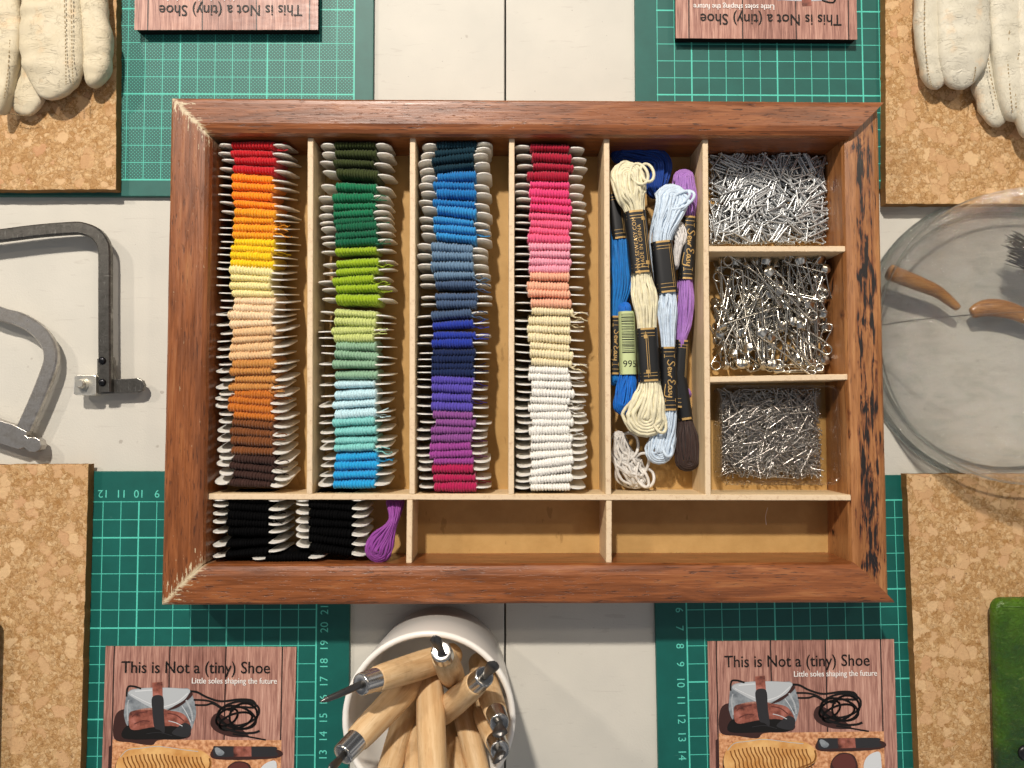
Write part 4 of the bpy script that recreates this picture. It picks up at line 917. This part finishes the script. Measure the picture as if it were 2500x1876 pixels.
def tool(tip, tz, tail, az, r, blade, label, kk, bl=2.0):
    r *= .93
    """tip: ferrule end (crop px) at height tz; tail: other handle point at height az"""
    A, B = P(*KC(*tip), tz), P(*KC(*tail), az); d = (A-B).normalized(); L = max((A-B).length, 6.5)
    t = thing('carving_tool', A-d*(L), label, 'carving tool', 'wood carving tools in the cup')
    mb = MB(); o = A-d*L; mb.lathe([(.02, 0), (r*.7, .03), (r*.95, .25), (r*1.06, 1.0), (r*1.1, L*.4), (r, L*.75), (r*.93, L-1.02), (r*.86, L-.95)], o, d, 26); mb.build('handle', m_handle(d, kk*3.7+L), t, smooth=True)
    if blade is None: return t
    mb = MB(); mb.lathe([(r*.86, L-1.0), (r*.84, L-.95), (r*.80, L-.1), (r*.76, L-.02), (r*.66, L), (r*.2, L-.03), (.01, L-.04)], o, d, 26); mb.build('ferrule', mfer, t, smooth=True)
    C2 = P(*KC(*blade[0]), blade[1]); e = (C2-A); nrm = e.cross(Vector((0, 0, 1))).normalized(); e2 = e.normalized(); up = nrm.cross(e2)
    mb = MB(); rings = []; bw = .30
    for k in range(13):
        f = k/12; p = A.lerp(C2, f)-d*.08*(1-f)+up*(.10*math.sin(f*2.6)); w_ = (.16 if f < .25 else .16+(blade[2]-.16)*min(1, (f-.25)/.5)); w_ *= (1 if f < .88 else (1-(f-.88)/.12*.75)); h_ = .13 if f < .3 else .13-.09*(f-.3)/.7
        sect = []
        for q in range(9): a = math.pi*q/8; sect.append(p+nrm*(math.cos(a)*w_)+up*(math.sin(a)*(h_+.5*w_*max(0, f-.2))))
        for q in reversed(range(9)): a = math.pi*q/8; sect.append(p+nrm*(math.cos(a)*w_*.7)+up*(math.sin(a)*(.5*w_*max(0, f-.2))*.8-.02))
        rings.append(sect)
    mb.quads(rings); mb.build('blade', mbl, t, smooth=False)
tool((475, 845), 10.6, (1210, 610), 6.6, .64, ((85, 1010), 11.6, .13), 'carving tool with long dark knife blade pointing left over the ruler numbers', 0)
tool((1265, 520), 11.2, (1390, 800), 5.6, .60, ((1200, 355), 12.4, .24), 'carving tool with pointed blade standing tallest at the back rim', 1)
tool((1690, 760), 10.2, (1280, 1120), 6.0, .60, ((1800, 610), 11.4, .28), 'carving gouge with scooped blade leaning over the right rim', 2)
tool((1835, 1225), 9.6, (1700, 830), 5.8, .60, ((1845, 1370), 10.6, .34), 'carving gouge with broad dark blade, at the right rim', 0)
tool((1840, 1490), 9.6, (1690, 1120), 5.5, .60, ((1850, 1600), 10.6, .36), 'carving gouge with broad dark blade, nearest the front at right', 1)
tool((300, 1535), 10.6, (1000, 800), 6.6, .66, ((150, 1690), 11.8, .2), 'carving tool with dark blade pointing to the lower left, over the front rim', 2)
tool((690, 1900), 9.8, (960, 1020), 4.6, .60, None, 'carving tool handle end leaning to the front left, beside the left rim', 1)
tool((1000, 2000), 10.2, (1040, 1160), 5.0, .56, None, 'carving tool handle end between the two broadest handles', 2)
tool((1200, 2050), 11.0, (1150, 800), 6.4, .66, None, 'carving tool handle end in the middle of the cup, pointing to the front', 0)
tool((1480, 1950), 9.0, (1310, 1240), 4.0, .56, None, 'orange-toned carving tool handle end right of the middle handle', 1)
tool((1700, 1980), 8.6, (1480, 1080), 5.0, .56, None, 'carving tool handle end beside the two broad gouges', 2)

# ------------------------------------------------------------------ leather cases
def m_green():
    g = G('green_leather'); n = g.noise(g.cm(), .35, 4, .6); n2 = g.noise(g.sc(1, 1.6, 1), 3.2, 4, .6, 1.0)
    c = g.ramp(n, [(.35, rgb('17351a')), (.5, rgb('31540c')), (.68, rgb('466a10'))]); wl = g.step(g.m('ABSOLUTE', g.m('SUBTRACT', n2, .5)), 0, .03)
    c = g.mix(g.m('MULTIPLY', g.m('SUBTRACT', 1.0, wl), .3), c, rgb('6f8a2c')); sc2 = g.step(g.noise(g.sc(1.2, 3.5, 1), 1.6, 4, .65, 1.2), .60, .68); c = g.mix(g.m('MULTIPLY', sc2, .35), c, rgb('7d8f4a'))
    g.bump(g.m('ADD', g.m('MULTIPLY', wl, 1.5), g.noise(g.cm(), 7, 4)), .05, .7)
    return g.done(c, g.ramp(n2, [(.35, (.26, .26, .26, 1)), (.65, (.5, .5, .5, 1))]), spec=.5)
mg = m_green()
def case(px, z0, z1, label, knob=True):
    q = [P(u, v, z1) for u, v in px]; cx = sum(p.x for p in q)/4; cy = sum(p.y for p in q)/4
    t = thing('leather_case', (cx, cy, z0), label, 'leather case')
    x0, x1 = min(p.x for p in q), max(p.x for p in q); y0, y1 = min(p.y for p in q), max(p.y for p in q); mb = MB(); rings = []
    hz = (z1-z0)/2; m = 12
    for k in range(m+1):
        a = -math.pi/2+math.pi*k/m; ins = (1-math.cos(a)**.6 if math.cos(a) > 0 else 1)*.45+(.28*(-math.sin(a)) if a < 0 else 0); z = z0+hz+math.sin(a)*hz
        rings.append([(x+noise.noise(Vector((x*.8, y*.8, z)))*.05, y+noise.noise(Vector((x*.8, y*.8, z+5)))*.05, z+noise.noise(Vector((x*.5, y*.5, 2)))*.06*(1 if k > 6 else 0)) for x, y in rrect(x0+ins, x1-ins, y0+ins, y1-ins, .6, 8)])
    mb.quads(rings); mb.build('leather_body', mg, t, smooth=True)
    mb = MB(); mb.tube([(x0+.35, y1-.42, z1-.03), ((x0+x1)/2, y1-.5, z1+.02), (x1-.4, y1-.42, z1-.03)], .05, 6); mb.build('seam_ridge', mg, t, smooth=True)
    if knob:
        c = P(2503, 1838, z1); mb = MB(); mb.lathe([(.42, -.1), (.42, .06), (.36, .14), (.2, .18), (.01, .19)], c, n=24); mb.build('snap_button', plain('black_snap', rgb('141414'), .3), t, smooth=True)
        c = P(2432, 1880, .95); mb = MB(); mb.tube([c+Vector((-.1, .25, .1)), c+Vector((0, .05, .2)), c+Vector((.4, -.4, .25))], .14, 8); mb.build('cord_end', plain('black_cord', rgb('141414'), .6), t, smooth=True)
case([(2438, 1462), (2780, 1462), (2780, 2150), (2448, 2150)], .93, 2.0, 'glossy green leather case on the cork board at lower right')
case([(-360, 1512), (-38, 1512), (-38, 2150), (-360, 2150)], .93, 2.0, 'green leather case on the cork board at lower left, beyond the picture edge', False)

# ------------------------------------------------------------------ glass dome
g = G('clear_glass'); g.nt.nodes.remove(g.b)
nz = g.noise(g.cm(), .42, 5, .6, 1.2); bp = g.n('ShaderNodeBump', Height=nz, Distance=.012, Strength=.6)
ang = g.noise(g.sc(.35, .8, .35), 1, 4, .6, 1.4)
tint = g.ramp(ang, [(.35, (.95, .95, .94, 1)), (.5, (.99, .99, .985, 1)), (.7, (1, 1, 1, 1))])
fn_ = g.noise(g.sc(.25, 1.6, .6), 1.6, 4, .6, 1.5); bp2 = g.n('ShaderNodeBump', Height=g.m('ADD', nz, g.m('MULTIPLY', fn_, .6)), Distance=.018, Strength=.8)
tr = g.n('ShaderNodeBsdfTransparent', Color=tint); gl = g.n('ShaderNodeBsdfGlossy', Color=(1, 1, 1, 1), Roughness=.02, Normal=bp2.outputs[0])
fr = g.n('ShaderNodeLayerWeight', Blend=.5); fk = g.m('ADD', g.m('MULTIPLY', g.m('POWER', fr.outputs['Facing'], 3.6), .65), .075, True)
mx = g.n('ShaderNodeMixShader'); g.put(mx.inputs[0], fk); g.nt.links.new(tr.outputs[0], mx.inputs[1]); g.nt.links.new(gl.outputs[0], mx.inputs[2]); g.nt.links.new(mx.outputs[0], g.out.inputs[0]); M['glass'] = g.m_
jc = P(2500, 822, 2.0); rj = jc.x-(X1+.12); rj = min(rj, 8.4)
jar = thing('glass_dome', (jc.x, jc.y, 0), 'large clear glass dome beside the scorched rail of the box', 'glass dome')
outer = [(rj, .12), (rj, .5), (rj*.985, 1.2), (rj*.985, 2.4), (rj*.965, 3.6), (rj*.91, 4.9), (rj*.82, 6.0), (rj*.68, 7.0), (rj*.5, 7.8), (rj*.28, 8.3), (.01, 8.5)]
prof = [(p[0], p[1]) for p in smooth_path(outer, 4)]; th = .22
inner = [(max(.01, r-th), z-th*(z/8.5)) for r, z in reversed(prof)]
mb = MB(); mb.lathe([(rj+.0, .0)]+prof+inner+[(rj-th, .0)], (jc.x, jc.y, .02), n=96); mb.build('dome_wall', M['glass'], jar, smooth=True)
g = G('solid_glass'); g.nt.nodes.remove(g.b); gg = g.n('ShaderNodeBsdfGlass', Color=(.93, .95, .94, 1), Roughness=0.0, IOR=1.45); g.nt.links.new(gg.outputs[0], g.out.inputs[0])
for rr_, zz_, tk in ((rj-.02, .2, .17), (rj*.90, .12, .1), (rj*.985, 2.1, .06)):
    mb = MB(); mb.tube([(jc.x+rr_*math.cos(a), jc.y+rr_*math.sin(a), zz_) for a in [2*math.pi*k/96 for k in range(96)]], tk, 10, closed=True); mb.build('rim_ring', g.m_, jar, smooth=True)
sy = P(2250, 790, 5).y-jc.y
mb = MB(); pts = []
for k in range(41):
    a = math.pi*(.06+.88*k/40); rr_ = rj*math.cos(a); zz = 8.4*math.sin(a)**.8; pts.append((jc.x+rr_*.985, jc.y+.6, zz*.99))
mb.tube(pts, .03, 8); mb.build('seam', M['glass'], jar, smooth=True)
mwd = m_wood('dark_hardwood', 'x', [rgb('6b431c'), rgb('8f5f2c'), rgb('a97638'), rgb('c08f4c')], .3, 8.0, rough=.3)
pw = [P(2172, 665, 1.6), P(2235, 690, 1.5), P(2290, 714, 1.3), P(2338, 752, 1.1)]
wt = thing('wooden_rod', (pw[1].x, pw[1].y, .1), 'bent brown wooden rod lying under the glass dome', 'wooden rod')
mb = MB(); sp = smooth_path([tuple(p) for p in pw], 8); mb.tube(sp, [.44-.24*(k/(len(sp)-1))**2 for k in range(len(sp))], 14); mb.build('rod', mwd, wt, smooth=True)
pw = [P(2372, 765, .9), P(2410, 752, .95), P(2470, 760, 1.0), P(2560, 800, 1.0)]
ws = thing('wooden_scoop', (pw[2].x, pw[2].y, .1), 'banded brown wooden scoop under the glass dome at the picture edge', 'wooden scoop')
mb = MB(); sp = smooth_path([tuple(p) for p in pw], 8); mb.tube(sp, [.10+.42*math.sin(.5+2.2*k/(len(sp)-1)) for k in range(len(sp))], 14, flat=.6); mb.build('bowl', mwd, ws, smooth=True)
bp_ = P(2500, 625, 2.6); bt = thing('bristle_brush', (bp_.x, bp_.y, .1), 'black bristle brush under the glass dome at the picture edge', 'brush')
mb = MB(); rb = random.Random(3)
for k in range(120):
    o = Vector((bp_.x+.5+rb.uniform(0, .3), bp_.y+rb.uniform(-.7, .9), 2.2+rb.uniform(-.3, .3))); mb.tube([o, o+Vector((-1.1+rb.uniform(-.2, .2), .45+rb.uniform(-.2, .2), rb.uniform(-.15, .25)))], [.03, .015], 4)
mb.build('bristles', plain('black_bristle', rgb('15110f'), .6), bt)
mb = MB(); mb.box(bp_.x+.5, bp_.x+3.5, bp_.y-.8, bp_.y+1.0, 1.8, 2.7, .1); mb.build('handle', mwd, bt)
